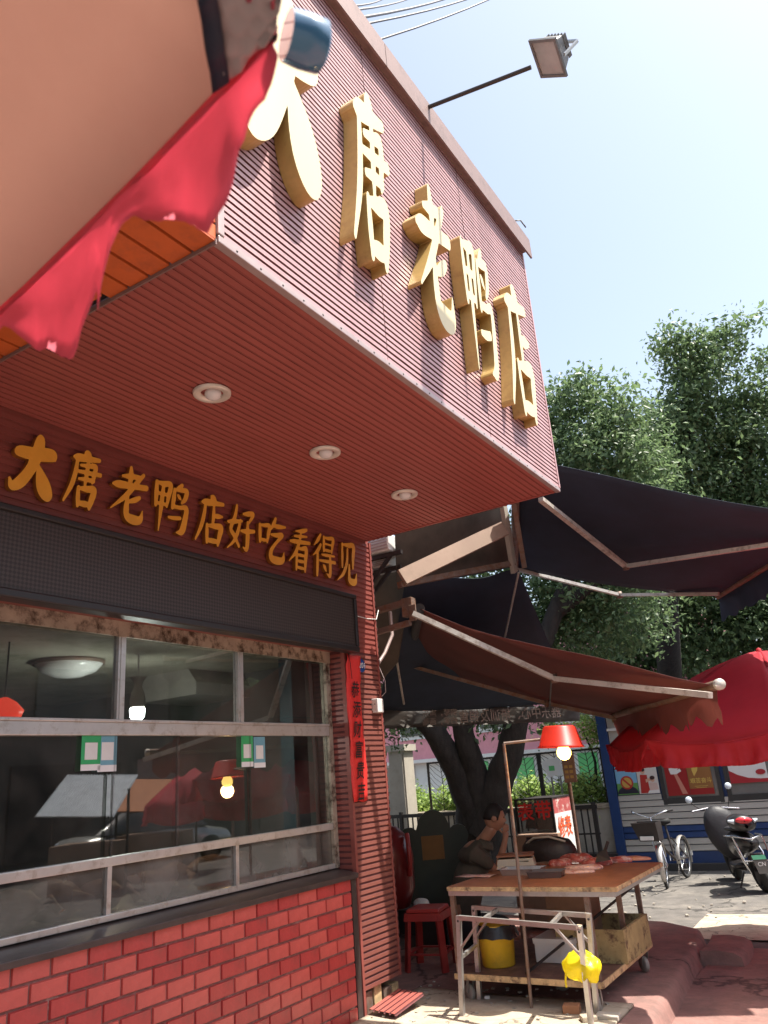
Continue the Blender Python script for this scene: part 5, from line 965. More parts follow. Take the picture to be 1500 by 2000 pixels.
# ================================================================== SCOOTER
a = at(1492, 1742, z=-.148)
def scooter(p, d, label):
    t = thing('scooter', p, label, 'scooter'); p = V(p); d = V(d).normalized(); s = V(d.y, -d.x, 0); lean = (V(0,0,1)-s*.22).normalized(); Q = lambda a, h, w_=0: p + d*a + lean*h + s*w_
    def wheel(a0, r):
        c = Q(a0, r); ring = lambda rad: [c+d*rad*math.cos(e)+lean*rad*math.sin(e) for e in np.linspace(0, 2*math.pi, 27)]
        m = MB(); m.tube(ring(r-.05), .052, 10, cap=False); o = m.build('wheel', M['rubber'], t); m = MB(); m.lathe(c-s*.03, [(.001,0),(.10,0),(.14,.01),(.14,.05),(.10,.06),(.001,.06)], 18, s); m.build('rim', M['darkm'], o)
    t.scale = (.93, .93, .93); wheel(0, .24); wheel(1.22, .24)
    def loft(name, secs, mm, sub=1):
        m = MB(); P = [[Q(a_+ (0), h0+(h1-h0)*(.5+.5*math.sin(e)), w_*math.cos(e)) for e in np.linspace(0, 2*math.pi, 17)] for a_, h0, h1, w_ in secs]; m.grid(P); return m.build(name, mm, t, subd=sub)
    loft('tail_body', [(-.22,.62,.66,.02),(-.20,.56,.74,.12),(.0,.50,.80,.17),(.25,.45,.80,.19),(.5,.35,.74,.18),(.55,.4,.6,.02)], M['scoot'])
    loft('seat', [(-.12,.80,.82,.02),(-.10,.78,.86,.13),(.15,.78,.86,.16),(.45,.74,.83,.14),(.52,.78,.80,.02)], M['cloth'])
    loft('floor', [(.5,.22,.30,.02),(.52,.2,.34,.16),(.9,.2,.34,.16),(.95,.24,.3,.02)], M['scoot']); loft('front_shield', [(.90,.3,.4,.05),(.95,.3,.95,.20),(1.05,.45,1.0,.18),(1.10,.6,.9,.03)], M['scoot'])
    loft('rain_apron', [(.74,.42,.48,.05),(.78,.30,1.02,.27),(.86,.30,1.10,.30),(.95,.5,1.1,.24),(1.0,.8,1.0,.03)], M['cloth'])
    loft('storage_box', [(-.34,.84,.9,.02),(-.32,.80,1.0,.15),(-.2,.78,1.04,.19),(.0,.80,1.02,.17),(.04,.86,.96,.02)], M['scoot'])
    loft('tail_light', [(-.355,.93,.95,.01),(-.345,.90,.985,.10),(-.315,.90,.995,.13),(-.30,.93,.97,.02)], M['redlens'])
    for w_ in (-1, 1): m = MB(); m.tube([Q(-.30,.93,.12*w_), Q(-.27,.945,.19*w_)], [.035,.014]); m.build('indicator', M['clear'], t)
    m = MB(); m.tube([Q(.18,.72,-.21), Q(-.20,.74,-.18), Q(-.30,.70,0), Q(-.20,.74,.18), Q(.18,.72,.21)], .012); m.tube([Q(-.16,.73,-.19), Q(-.20,.42,-.17), Q(-.22,.42,.17), Q(-.16,.73,.19)], .012); m.build('grab_rail', M['chrome'], t)
    m = MB(); m.tube([Q(.92,1.02,-.34), Q(.96,1.05,-.1), Q(.96,1.05,.1), Q(.92,1.02,.34)], .014); m.build('handlebar', M['chrome'], t)
    for w_, hh in ((-1, 1.14), (1, 1.30)):
        m = MB(); m.tube([Q(.95,1.04,.20*w_), Q(.95,(1.04+hh)/2,.26*w_), Q(.94,hh,.30*w_)], .007, 6); o = m.build('mirror', M['darkm'], t); m = MB(); m.lathe(Q(.93, hh+.05, .32*w_), [(.001,.012),(.035,.012),(.05,0),(.04,-.02),(.001,-.025)], 14, -d+V(0,0,.1)); m.build('mirror_glass', M['clear'], o)
    m = MB(); pc = Q(-.30,.40,.0); m.add([pc+s*a_+lean*h_+d*(.10*(h_)) for a_, h_ in ((-.085,-.13),(.085,-.13),(.085,.10),(-.085,.10))], [(0,1,2,3)]); pt_ = m.build('number_plate', mat('dark plate', (.09,.085,.08), .4), t, solid=.004)
    m = MB(); m.add([pc-d*.004+s*a_+lean*h_+d*(.10*h_) for a_, h_ in ((-.085,.045),(.085,.045),(.085,.10),(-.085,.10))], [(0,1,2,3)]); m.build('plate_band', mat('plate green', (.10,.36,.22), .4), pt_, solid=.002)
    text('CN', pc-d*.006+lean*(-.015), s, lean, .07, M['whitep'], pt_, 'lettering', .01)
    m = MB(); m.grid([[Q(-.24+.10*i/3, .52-.24*i/3, (j/4-.5)*.17) for j in range(5)] for i in range(4)]); m.build('mudguard', M['scoot'], t, solid=.006)
    m = MB(); m.tube([Q(.18,.22,.13), Q(-.05,.25,.16), Q(-.20,.30,.17)], [.02,.04,.045]); m.build('exhaust', M['chrome'], t)
    for w_ in (-1, 1): m = MB(); m.tube([Q(.0,.24,.10*w_), Q(-.02,.50,.15*w_), Q(.1,.62,.15*w_)], .018); m.build('shock', M['chrome'], t)
    m = MB(); m.tube([Q(.35,.22,-.10), Q(.32,.02,-.24)], .012, 6); m.build('stand', M['darkm'], t)
scooter((a.x+.04, a.y, -.148), V(-.42, .9, 0), 'black motor scooter seen from behind with red tail light and rain apron')

# ================================================================== IRON FENCE, GATE, GARDEN
fy = 12.9
fn = thing('iron_fence', (-6, fy, -.15), 'low black iron railing behind the stall and tree', 'fence')
m = MB(); m.box(-9.5, -4.25, fy-.02, fy+.02, .83, .89); m.box(-9.5, -4.25, fy-.015, fy+.015, .08, .12); m.box(-9.5, -4.25, fy-.012, fy+.012, .45, .475); m.build('rail', M['iron'], fn)
x = -9.45
while x < -4.25: m = MB(); m.box(x-.011, x+.011, fy-.009, fy+.009, -.02, .828); m.build('bar', M['iron'], fn); x += .105
for x in (-9.4, -7.9, -6.6, -5.3, -4.3): m = MB(); m.box(x-.03, x+.03, fy-.03, fy+.03, -.15, .93); m.build('post', M['iron'], fn)
m = MB(); m.box(-4.95, -4.62, fy-.025, fy-.018, .40, .72); m.build('plaque', mat('dark bronze plaque', (.10,.085,.035), .5, .3), fn)
gw = thing('garden_wall', (-7, 13.7, -.15), 'low cream planter wall behind the iron railing', 'wall')
m = MB(); m.box(-14, -4.2, 13.6, 13.85, -.15, .80); m.build('wall', M['stone'], gw); m = MB(); m.box(-14, -4.2, 13.56, 13.89, .80, .87); m.build('coping', M['conc'], gw)
m = MB(); m.box(-14, -4.2, 13.35, 13.59, -.15, .12); m.build('footing', M['darkm'], gw)
for i, (u0, lab) in enumerate(((778, 'pale stone gate pier left of the webbed fence'), (752, 'tall pale wall block beside the gate pier'))):
    c = at(u0+10, 1560, y=13.3); t = thing('gate_pier', (c.x, 13.3, -.15), lab, 'gate pier'); m = MB()
    if i == 0:
        m.box(c.x-.17, c.x+.17, 13.15, 13.5, -.15, 2.0); m.box(c.x+.06, c.x+.14, 13.13, 13.15, -.15, 1.95); m.build('shaft', M['stone'], t); m = MB(); m.box(c.x-.22, c.x+.22, 13.1, 13.55, 2.0, 2.12); m.build('cap', M['stone'], t)
    else:
        m.box(c.x-2.5, c.x+.12, 13.35, 13.6, -.15, 1.72); m.build('block', M['stone'], t)
        for k in range(4): q = MB(); z = -.1+k*.46; q.box(c.x-.6, c.x+.122, 13.335, 13.349, z, z+.43); q.build('panel', M['stone'], t)
wb = thing('web_fence', (-6, 13.75, .87), 'tall fence of curving leaf-vein metalwork above the planter wall', 'fence')
def webpanel(x0, x1, z0, z1, y):
    m = MB(); m.box(x0, x0+.035, y-.02, y+.02, z0, z1); m.box(x1-.035, x1, y-.02, y+.02, z0, z1); m.box(x0+.035, x1-.035, y-.015, y+.015, z1-.03, z1); m.build('panel_frame', M['iron'], wb)
    m = MB(); W = x1-x0
    for s in (.25, .75):
        xc = x0+W*s; m.tube([(xc, y, z0), (xc+.03, y, (z0+z1)/2), (xc, y, z1-.02)], .007, 5)
        for k in range(9):
            z = z0+(z1-z0)*k/9
            for q in (-1, 1): m.tube([(xc, y, z), (xc+q*W*.12, y, z+.10), (xc+q*W*.24, y, min(z+.26, z1-.02))], .005, 4)
    o = m.build('web_mesh', M['iron'], wb); o['kind'] = 'stuff'
for x0 in (-7.75, -6.6, -5.45): webpanel(x0, x0+1.15, .87, 1.76, 13.75)
# background building
pb_ = thing('background_building', (-8, 20, -.15), 'pink and white building with green shutters beyond the fence', 'building')
m = MB(); m.box(-26, -3.5, 20, 26, -.15, 1.86); m.build('lower_wall', M['pale'], pb_); m = MB(); m.box(-26, -3.5, 19.9, 26, 1.86, 5.2); m.build('upper_wall', M['pink'], pb_)
m = MB(); m.box(-26, -3.5, 19.8, 19.9, 1.86, 1.95); m.build('band', M['pale'], pb_)
for x in (-12, -9.6, -8.3, -6.6):
    m = MB(); m.box(x-.32, x+.32, 19.93, 19.999, .9, 1.8); w_ = m.build('window', M['pale'], pb_); m = MB(); m.box(x-.25, x+.25, 19.9, 19.929, .98, 1.76); m.build('shutter', M['pgreen'], w_)
for x in (-14, -11.5, -9, -6.8):
    m = MB(); m.box(x-.5, x+.5, 19.86, 19.899, 2.5, 3.6); w_ = m.build('window', M['pale'], pb_); m = MB(); m.box(x-.42, x+.42, 19.83, 19.859, 2.6, 3.5); m.build('pane', M['carg'], w_)
c = at(1085, 1500, y=13.6); bd = thing('garden_sign', (c.x, 13.6, .9), 'white fan-shaped notice on legs in front of the webbed fence', 'sign')
m = MB(); m.prism([(c.x-.24, 13.55, c.z+.10), (c.x-.12, 13.55, c.z+.155), (c.x, 13.55, c.z+.17), (c.x+.12, 13.55, c.z+.16), (c.x+.14, 13.55, c.z-.13), (c.x, 13.55, c.z-.12), (c.x-.13, 13.55, c.z-.15)], (0, .02, 0)); m.build('board', M['whitep'], bd)
m = MB(); m.box(c.x-.10, c.x-.07, 13.56, 13.58, .87, c.z-.13); m.box(c.x+.06, c.x+.09, 13.56, 13.58, .87, c.z-.13); m.build('leg', M['steel'], bd); m = MB(); m.box(c.x-.10, c.x+.0, 13.545, 13.549, c.z-.04, c.z+.04); m.build('print', M['pgreen'], bd)

# ================================================================== WATCH-REPAIR CABINET
c = at(1083, 1600, d=8.6); X1 = c.x; Y0 = c.y; xa = at(1008, 1600, y=Y0).x
wc = thing('watch_repair_cabinet', ((xa+X1)/2, Y0, 0), 'watch repair display cabinet with red characters on glass and white side panel', 'cabinet')
zt = at(1083, 1560, y=Y0).z; zm = at(1086, 1622, y=Y0).z; M['cglass'] = glass_mat('cabinet glass', (.8,.8,.78), 1.5, .25)
Y1 = Y0+.62
m = MB(); m.box(xa, X1, Y0, Y1, .02, zm-.02); m.build('lower_case', M['white'], wc)
m = MB()
for x in (xa+.012, X1-.012):
    for y in (Y0+.012, Y1-.012): m.box(x-.012, x+.012, y-.012, y+.012, zm-.02, zt)
m.box(xa, X1, Y0, Y1, zt, zt+.015); m.build('case_frame', M['iron'], wc)
m = MB(); m.box(xa+.024, X1-.024, Y0+.006, Y0+.010, zm-.02, zt); m.build('front_glass', M['cglass'], wc)
zs = zm+.17; m = MB(); m.box(X1-.010, X1-.004, Y0+.024, Y1-.024, zm-.02, zs); m.build('side_panel', M['white'], wc)
m = MB(); m.box(X1-.010, X1-.006, Y0+.024, Y1-.024, zs, zt); m.build('side_poster', mat('faded red poster', (.40,.09,.085), .5, var=.2, scale=12, dirt=(.62,.50,.44), dscale=9, dlo=.54, dhi=.6), wc)
m = MB(); m.box(xa+.03, X1-.03, Y1-.03, Y1-.02, zm, zt); m.build('back_panel', M['pale'], wc)
cw = X1-xa
text('表', (xa+cw*.27, Y0+.003, zt-.14), (1,0,0), (0,0,1), .20, M['redp'], wc, 'lettering', .02); text('带', (xa+cw*.74, Y0+.003, zt-.13), (1,0,0), (0,0,1), .21, M['redp'], wc, 'lettering', .02)
text('修表', (X1+.002, Y0+.30, zs-.17), (0,1,0), (0,0,1), .24, mat('orange print', (.66,.10,.03), .5), wc, 'lettering', .02, sx=.9)
text('配钥匙', (X1+.002, Y0+.30, zm-.52), (0,1,0), (0,0,1), .19, mat('orange print', (.66,.10,.03), .5), wc, 'lettering', .02); text('换电池', (X1+.002, Y0+.30, zm-.80), (0,1,0), (0,0,1), .19, mat('orange print', (.66,.10,.03), .5), wc, 'lettering', .02)
a = at(1050, 1646, d=8.0); t = thing('tool_case', (a.x, a.y, a.z), 'brown carton with a black carrying handle in front of the watch cabinet', 'case')
m = MB(); m.box(a.x-.22, a.x+.22, a.y-.1, a.y+.12, .02, a.z+.08); m.build('body', M['card'], t, bevel=.006); m = MB(); m.box(a.x-.07, a.x+.06, a.y-.115, a.y-.1005, a.z+.02, a.z+.065); m.build('handle', M['blackf'], t)
t = thing('open_flap_box', (a.x, a.y+.3, zm), 'small open cardboard box inside the watch cabinet top', 'box'); m = MB(); m.box(xa+.18, xa+.36, Y0+.15, Y0+.35, zm+.0, zm+.13); m.build('body', M['card'], t); m = MB(); m.prism([(xa+.05, Y0+.12, zm+.02), (xa+.20, Y0+.12, zm+.02), (xa+.12, Y0+.12, zm+.30)], (0,.12,0)); m.build('flap', M['blackf'], t)

# ================================================================== PERSON
def skin_mesh(name, chains, mm, parent, sub=2):
    vs, es, rs = [], [], []; idx = {}
    for ch in chains:
        prev = None
        for p, r in ch:
            k = tuple(round(q, 4) for q in p)
            if k not in idx: idx[k] = len(vs); vs.append(tuple(p)); rs.append(r)
            i = idx[k]
            if prev is not None and prev != i: es.append((prev, i))
            prev = i
    me = bpy.data.meshes.new(name); o0 = root_loc(parent); me.from_pydata([(V(v)-o0)[:] for v in vs], es, []); o = bpy.data.objects.new(name, me); COL.objects.link(o); o.parent = parent
    md = o.modifiers.new('k', 'SKIN'); md.use_smooth_shade = True; sv = me.skin_vertices[0].data
    for i, r in enumerate(rs): sv[i].radius = (r, r); sv[i].use_root = (i == 0)
    o.modifiers.new('u', 'SUBSURF').levels = sub; o.modifiers['u'].render_levels = sub; me.materials.append(mm); return o
pd = 7.35; A3 = lambda u, v, dd=0.: at(u, v, d=pd+dd)
F_ = V(.857, .515, 0); S_ = V(.515, -.857, 0)      # facing, towards the viewer side
hd = A3(965, 1596); pelv = A3(905, 1808); nk = A3(945, 1640); che = A3(925, 1685); bel = A3(908, 1750)
pr_ = thing('person', (pelv.x, pelv.y, 0), 'man in dark olive shirt sitting at the stall, face resting on his hand', 'person')
sh = che+V(0,0,.10); shN = sh+S_*.19-F_*.0; shFr = sh-S_*.19
elN = A3(972, 1700, -.10); wrN = A3(987, 1640, -.08); haN = A3(988, 1622, -.05)
elF = shFr+F_*.22-V(0,0,.26); wrF = elF+F_*.26+V(0,0,.03)
hipN = pelv+S_*.10; hipF = pelv-S_*.10; knN = pelv+F_*.42+S_*.14-V(0,0,.02); knF = pelv+F_*.42-S_*.14-V(0,0,.02); ftN = V(knN.x-.03, knN.y, .08); ftF = V(knF.x, knF.y, .08)
body = [[(pelv, .15), (bel, .145), (che, .15), (sh, .09), (nk, .058), (hd-V(0,0,.06), .06)], [(sh, .09), (shN, .062), (shN.lerp(elN, .5), .047), (elN, .040), (elN.lerp(wrN, .4), .038), (wrN, .026), (haN, .034)], [(sh, .09), (shFr, .062), (elF, .042), (wrF, .028)],
        [(pelv, .15), (hipN, .095), (knN, .06), (ftN, .04), (ftN+F_*.16-V(0,0,.03), .035)], [(pelv, .15), (hipF, .095), (knF, .06), (ftF, .04), (ftF+F_*.16-V(0,0,.03), .035)]]
skin_mesh('body', body, M['skin'], pr_)
skin_mesh('shirt', [[(pelv+V(0,0,.02), .165), (bel, .165), (che, .17), (sh, .112), (nk-V(0,0,.035), .075)], [(sh, .112), (shN, .080), (shN.lerp(elN, .5), .066), (shN.lerp(elN, .78), .062)], [(sh, .112), (shFr, .08), (shFr.lerp(elF, .7), .062)]], M['shirt'], pr_)
skin_mesh('trousers', [[(pelv-V(0,0,.02), .168), (hipN, .112), (knN, .078), (knN.lerp(ftN, .8), .062)], [(pelv-V(0,0,.02), .168), (hipF, .112), (knF, .078), (knF.lerp(ftF, .8), .062)]], M['trouser'], pr_)
def head_mesh(c, f, s, mm_face, parent):
    m = MB(); P = []; up_h = V(0,0,1); f = (f+V(0,0,-.12)).normalized(); up_h = s.cross(f); up_h = up_h if up_h.z > 0 else -up_h
    for i in range(17):
        ph_ = math.pi*i/16; row = []
        for j in range(25):
            th = 2*math.pi*j/24; x, y, z = math.sin(ph_)*math.cos(th), math.sin(ph_)*math.sin(th), math.cos(ph_)
            fx = x*.098; sy = y*.074; uz = z*.118
            if z < 0: fx = x*(.098-.012*(-z)) + .022*(-z)*(1 if x > 0 else -.3); sy *= 1-.25*(-z)
            if x > .75 and abs(y) < .35:
                fx += .020*math.exp(-((z+.18)/.14)**2)*math.exp(-(y/.16)**2) + .008*math.exp(-((z+.52)/.12)**2)*math.exp(-(y/.25)**2)+.006*math.exp(-((z-.15)/.1)**2)
                fx -= .010*math.exp(-((z+.0)/.08)**2)*math.exp(-((abs(y)-.26)/.09)**2)
            row.append(c+f*fx+s*sy+up_h*uz)
        P.append(row)
    m.grid(P); m.build('head', mm_face, parent)
    for q in (-1, 1): e = MB(); e.lathe(c+s*.074*q-f*.008-up_h*.012, [(.001,.016),(.018,.014),(.028,.010),(.026,0),(.01,-.008)], 12, s*q+f*-.35); e.build('ear', mm_face, parent)
    for q in (-1, 1): e = MB(); e.lathe(c+f*.084+s*.027*q+up_h*.004, [(.001,.010),(.008,.008),(.011,0)], 10, f); e.build('eye', M['ink'], parent)
    h = MB(); P = []
    for i in range(10):
        ph_ = math.pi*.56*i/9; row = []
        for j in range(25):
            th = 2*math.pi*j/24; x, y, z = math.sin(ph_)*math.cos(th), math.sin(ph_)*math.sin(th), math.cos(ph_); k = 1.07
            if x > .35: z = max(z, .40+.2*x); 
            row.append(c+f*(x*.098*k)+s*(y*.074*k)+up_h*(z*.118*k))
        P.append(row)
    h.grid(P); h.build('hair', M['hair'], parent, solid=.006)
    l = MB(); l.bar(c+f*.093-up_h*.058-s*.022, c+f*.093-up_h*.058+s*.022, .008, .008); l.build('mouth', mat('lips', (.26,.10,.08), .5), parent)
head_mesh(hd, F_, S_, M['skin'], pr_)
cl_ = MB(); cl_.lathe(nk-V(0,0,.05), [(.088,-.02),(.082,.02),(.070,.05),(.066,.045),(.078,.015)], 18, F_*.35+V(0,0,1)); cl_.build('collar', M['shirt'], pr_)
for k in range(4):   # curled fingers against the cheek
    b0 = haN+S_*(.004)+V(0,0,.012)+F_*(.018-.014*k)+V(0,0,-.004*k); skin_mesh('finger', [[(b0-V(0,0,.02), .012), (b0+V(0,0,.03)+F_*.006, .0105), (b0+V(0,0,.045)-F_*.018-S_*.012, .0095), (b0+V(0,0,.03)-F_*.030-S_*.016, .008)]], M['skin'], pr_, 1)
skin_mesh('thumb', [[(haN-F_*.03-V(0,0,.02), .013), (haN-F_*.055+V(0,0,.005), .011), (haN-F_*.065+V(0,0,.04), .009)]], M['skin'], pr_, 1)
m = MB(); c = V(pelv.x, pelv.y, 0); zz = pelv.z-.15
rbox(m, c, .17, .17, zz-.03, zz, .4, .95); st_ = m.build('seat', M['stool'], None); ss = thing('seat_stool', (c.x, c.y, 0), 'dark red stool under the seated man', 'stool'); st_.parent = ss; st_.location = -V(ss.location); 
for k in range(4): a = .4+math.pi/4+k*math.pi/2; m = MB(); m.bar(c+V(.23*math.cos(a), .23*math.sin(a), 0), c+V(.19*math.cos(a), .19*math.sin(a), zz-.03), .045, .03); m.build('leg', M['stool'], ss)

# ================================================================== TREES
def leaves(name, blobs, n, size, mm, parent, seed, flat_=.55):
    """blobs: (centre, radius) clumps; leaf-sized rhombs clustered on twigs in each clump"""
    g_ = np.random.default_rng(seed); cs = np.array([b[0] for b in blobs]); rs = np.array([b[1] for b in blobs]); wv = rs**2.2; wv /= wv.sum()
    nt_w = n//14; bi = g_.choice(len(blobs), nt_w, p=wv); d = g_.normal(size=(nt_w, 3)); d /= np.linalg.norm(d, axis=1)[:, None]
    rad = rs[bi]*(.35+.65*g_.random(nt_w)**.5)*(1+.18*g_.normal(size=nt_w)); tw = cs[bi]+d*rad[:, None]*np.array([1, 1, .85])
    k = np.repeat(np.arange(nt_w), 14); N = len(k); pos = tw[k]+g_.normal(size=(N, 3))*size*np.array([1.5, 1.5, 1.2])
    nrm_ = g_.normal(size=(N, 3))*.9+d[k]*.7+np.array([0, 0, .7]); nrm_ /= np.linalg.norm(nrm_, axis=1)[:, None]
    ax_ = np.cross(nrm_, g_.normal(size=(N, 3))); ax_ /= np.linalg.norm(ax_, axis=1)[:, None]; bx = np.cross(nrm_, ax_); sz = size*(.45+1.05*g_.random(N)**1.3)[:, None]
    fold = nrm_*sz*.12; vs = np.empty((N, 4, 3)); vs[:, 0] = pos-ax_*sz*.55; vs[:, 1] = pos+bx*sz*.27+fold; vs[:, 2] = pos+ax_*sz*.55; vs[:, 3] = pos-bx*sz*.27+fold
    me = bpy.data.meshes.new(name); o0 = np.array(root_loc(parent)) if parent else 0; V4 = (vs.reshape(-1, 3)-o0)
    me.vertices.add(4*N); me.vertices.foreach_set('co', V4.ravel()); me.loops.add(6*N); me.polygons.add(2*N)
    b = np.arange(N)[:, None]*4; me.loops.foreach_set('vertex_index', (b+np.array([[0, 1, 2, 0, 2, 3]])).ravel()); me.polygons.foreach_set('loop_start', np.arange(2*N)*3); me.update(calc_edges=True); me.materials.append(mm)
    o = bpy.data.objects.new(name, me); COL.objects.link(o); o.parent = parent; return o
def limb(pts, r0_, r1_, n=9, wob=.05, seed=0):
    P = catmull([tuple(p) for p in pts], 6); m = MB(); k = len(P); m.tube([V(p)+V(mnoise.noise_vector(Vector((i*.4, seed, 0))))*wob for i, p in enumerate(P)], [(r0_+(r1_-r0_)*(i/(k-1)))*(1+.10*mnoise.noise(Vector((i*.8, seed, 5)))) for i in range(k)], n); return m
T = lambda u, v, d: at(u, v, d=d)
tr = thing('banyan_tree', (T(938, 1668, 12.3).x, T(938, 1668, 12.3).y, -.15), 'big dark forked tree behind the meat stall, spreading a dense crown', 'tree'); b0 = V(tr.location)
trunk = MB(); f0 = T(935, 1580, 12.2)
trunk = limb([b0, b0+V(-.02,0,.6), f0], .42, .34, 12, .05, 1); trunk.v += [];  tk = trunk.build('trunk', M['bark'], tr)
tips_ = []
for nm_, pts, a_, b_2 in (('l', [f0+V(0,0,-.3), T(900, 1520, 12.2), T(855, 1440, 12.2), T(800, 1370, 12.4), T(760, 1250, 12.8)], .26, .10), ('m', [f0+V(0,0,-.3), T(928, 1510, 12.1), T(902, 1420, 12.1), T(880, 1300, 12.2), T(900, 1150, 12.5)], .22, .10),
                           ('r', [f0+V(0,0,-.3), T(975, 1530, 12.0), T(1000, 1450, 11.9), T(1030, 1330, 11.9), T(1085, 1200, 12.0), T(1140, 1050, 12.2), T(1160, 900, 12.4)], .27, .07),
                           ('b', [T(1085, 1200, 12.0), T(1180, 1130, 11.8), T(1270, 1090, 11.6)], .11, .05)): limb(pts, a_, b_2, 10, .04, len(pts)+ord(nm_)).build('limb', M['bark'], tr)
Bl = lambda lst, dd: [(tuple(T(u, v, dd+dz)), r/1510*(dd+dz)) for u, v, r, dz in lst]
leaves('crown', Bl([(1085,790,55,.3),(1130,770,50,0),(1190,785,60,-.4),(1215,830,50,-.3),(1120,850,80,.2),(1180,880,85,-.5),(1090,900,60,.6),(1240,905,60,-.6),(1150,950,80,0),(1060,960,60,.5),(1230,990,85,-.3),(1262,850,38,0),(1270,910,50,.2),(1255,805,26,.1),(1070,830,50,.3),(1130,1040,80,.4),(1050,1080,70,.6),(1110,1150,80,0),(1190,1110,80,-.2),(1040,1190,70,.4),(1140,1230,85,.3),(1060,1270,70,.2),(1220,1200,90,0),
    (960,1080,90,.8),(900,1200,90,.8),(820,1250,90,.8),(780,1350,60,.5),(760,1430,28,.2),(960,1400,40,-.2),(840,1400,45,.5),(1010,1340,50,.4),(1060,1400,30,.2)], 12.3), 46000, .085, M['leaf'], tr, 11)
t2 = thing('street_tree', (T(1330, 1560, 16.5).x, T(1330, 1560, 16.5).y, -.15), 'tall irregular leafy tree rising above the kiosk roof', 'tree'); b2 = V(t2.location)
limb([b2, b2+V(.1,0,2), T(1300, 1150, 14.5), T(1282, 1010, 14.2), T(1300, 960, 14.2), T(1335, 900, 14.2), T(1340, 760, 14.2)], .30, .07, 10, .05, 3).build('trunk', M['bark'], t2)
limb([T(1300, 1150, 14.5), T(1380, 1050, 14.4), T(1440, 940, 14.3), T(1480, 840, 14.2)], .14, .05, 9, .05, 4).build('limb', M['bark'], t2); limb([T(1282, 1010, 14.2), T(1240, 925, 14.2), T(1200, 900, 14.1)], .08, .03, 8, .05, 6).build('limb', M['bark'], t2)
leaves('crown', Bl([(1268,870,50,0),(1250,940,60,.3),(1310,655,28,0),(1300,690,30,.2),(1345,675,30,-.1),(1395,665,30,.1),(1430,645,26,0),(1462,632,20,.1),(1490,622,12,.2),(1375,705,42,0),(1420,690,30,.2),(1335,715,40,0),(1430,730,22,.3),(1360,755,45,-.2),(1330,800,50,0),(1380,800,45,.2),(1340,860,60,0),(1300,830,45,-.4),(1400,870,55,.4),(1290,900,55,-.5),(1455,790,45,.2),(1500,780,50,0),(1495,710,26,.2),(1440,850,60,0),(1500,860,70,.1),(1350,940,75,0),(1430,940,80,.3),(1500,960,80,0),(1285,980,60,-.6),(1380,1020,90,.2),(1470,1040,90,0),(1300,1060,80,-.3)], 14.3), 46000, .095, M['leaf'], t2, 23)
t3 = thing('broadleaf_tree', (T(1420, 1560, 18).x, T(1420, 1560, 18).y, -.15), 'dark lower tree closing the view behind the kiosk', 'tree'); b3 = V(t3.location)
limb([b3, b3+V(.1,0,2), T(1400, 1200, 17.5)], .28, .12, 9, .05, 8).build('trunk', M['bark'], t3)
leaves('crown', Bl([(1180,1280,70,0),(1260,1270,80,.4),(1330,1250,90,0),(1410,1250,95,.5),(1490,1240,100,0),(1240,1170,85,0),(1330,1140,95,.4),(1420,1140,100,0),(1500,1130,100,.3),(1150,1190,80,.2),(1560,1200,110,0),(1450,1060,80,1),(1220,1330,40,0),(1300,1330,50,0)], 17.0), 40000, .12, M['leaf'], t3, 31)
hg = leaves('hedge', [((x, 14.05+.15*math.sin(x*3), 1.0+.12*math.sin(x*5)), .26) for x in np.arange(-8.5, -4.3, .22)], 14000, .07, M['leaf2'], None, 41); hg['kind'] = 'stuff'; hg['label'] = 'bright green hedge growing in the planter behind the railing'; hg['category'] = 'hedge'
sp = leaves('shrub', [(tuple(T(1145, 1415, 13.4)), .18), (tuple(T(1165, 1440, 13.4)), .15), (tuple(T(1080, 1425, 13.4)), .14)], 1300, .06, M['leaf2'], None, 43); tag(sp, 'thin sprays of pale leaves between the lamp and the blue kiosk post', 'shrub')
limb([T(1165, 1530, 13.5), T(1160, 1480, 13.5), T(1140, 1430, 13.4)], .03, .012, 6, .01, 2).build('stem', M['bark'], sp)

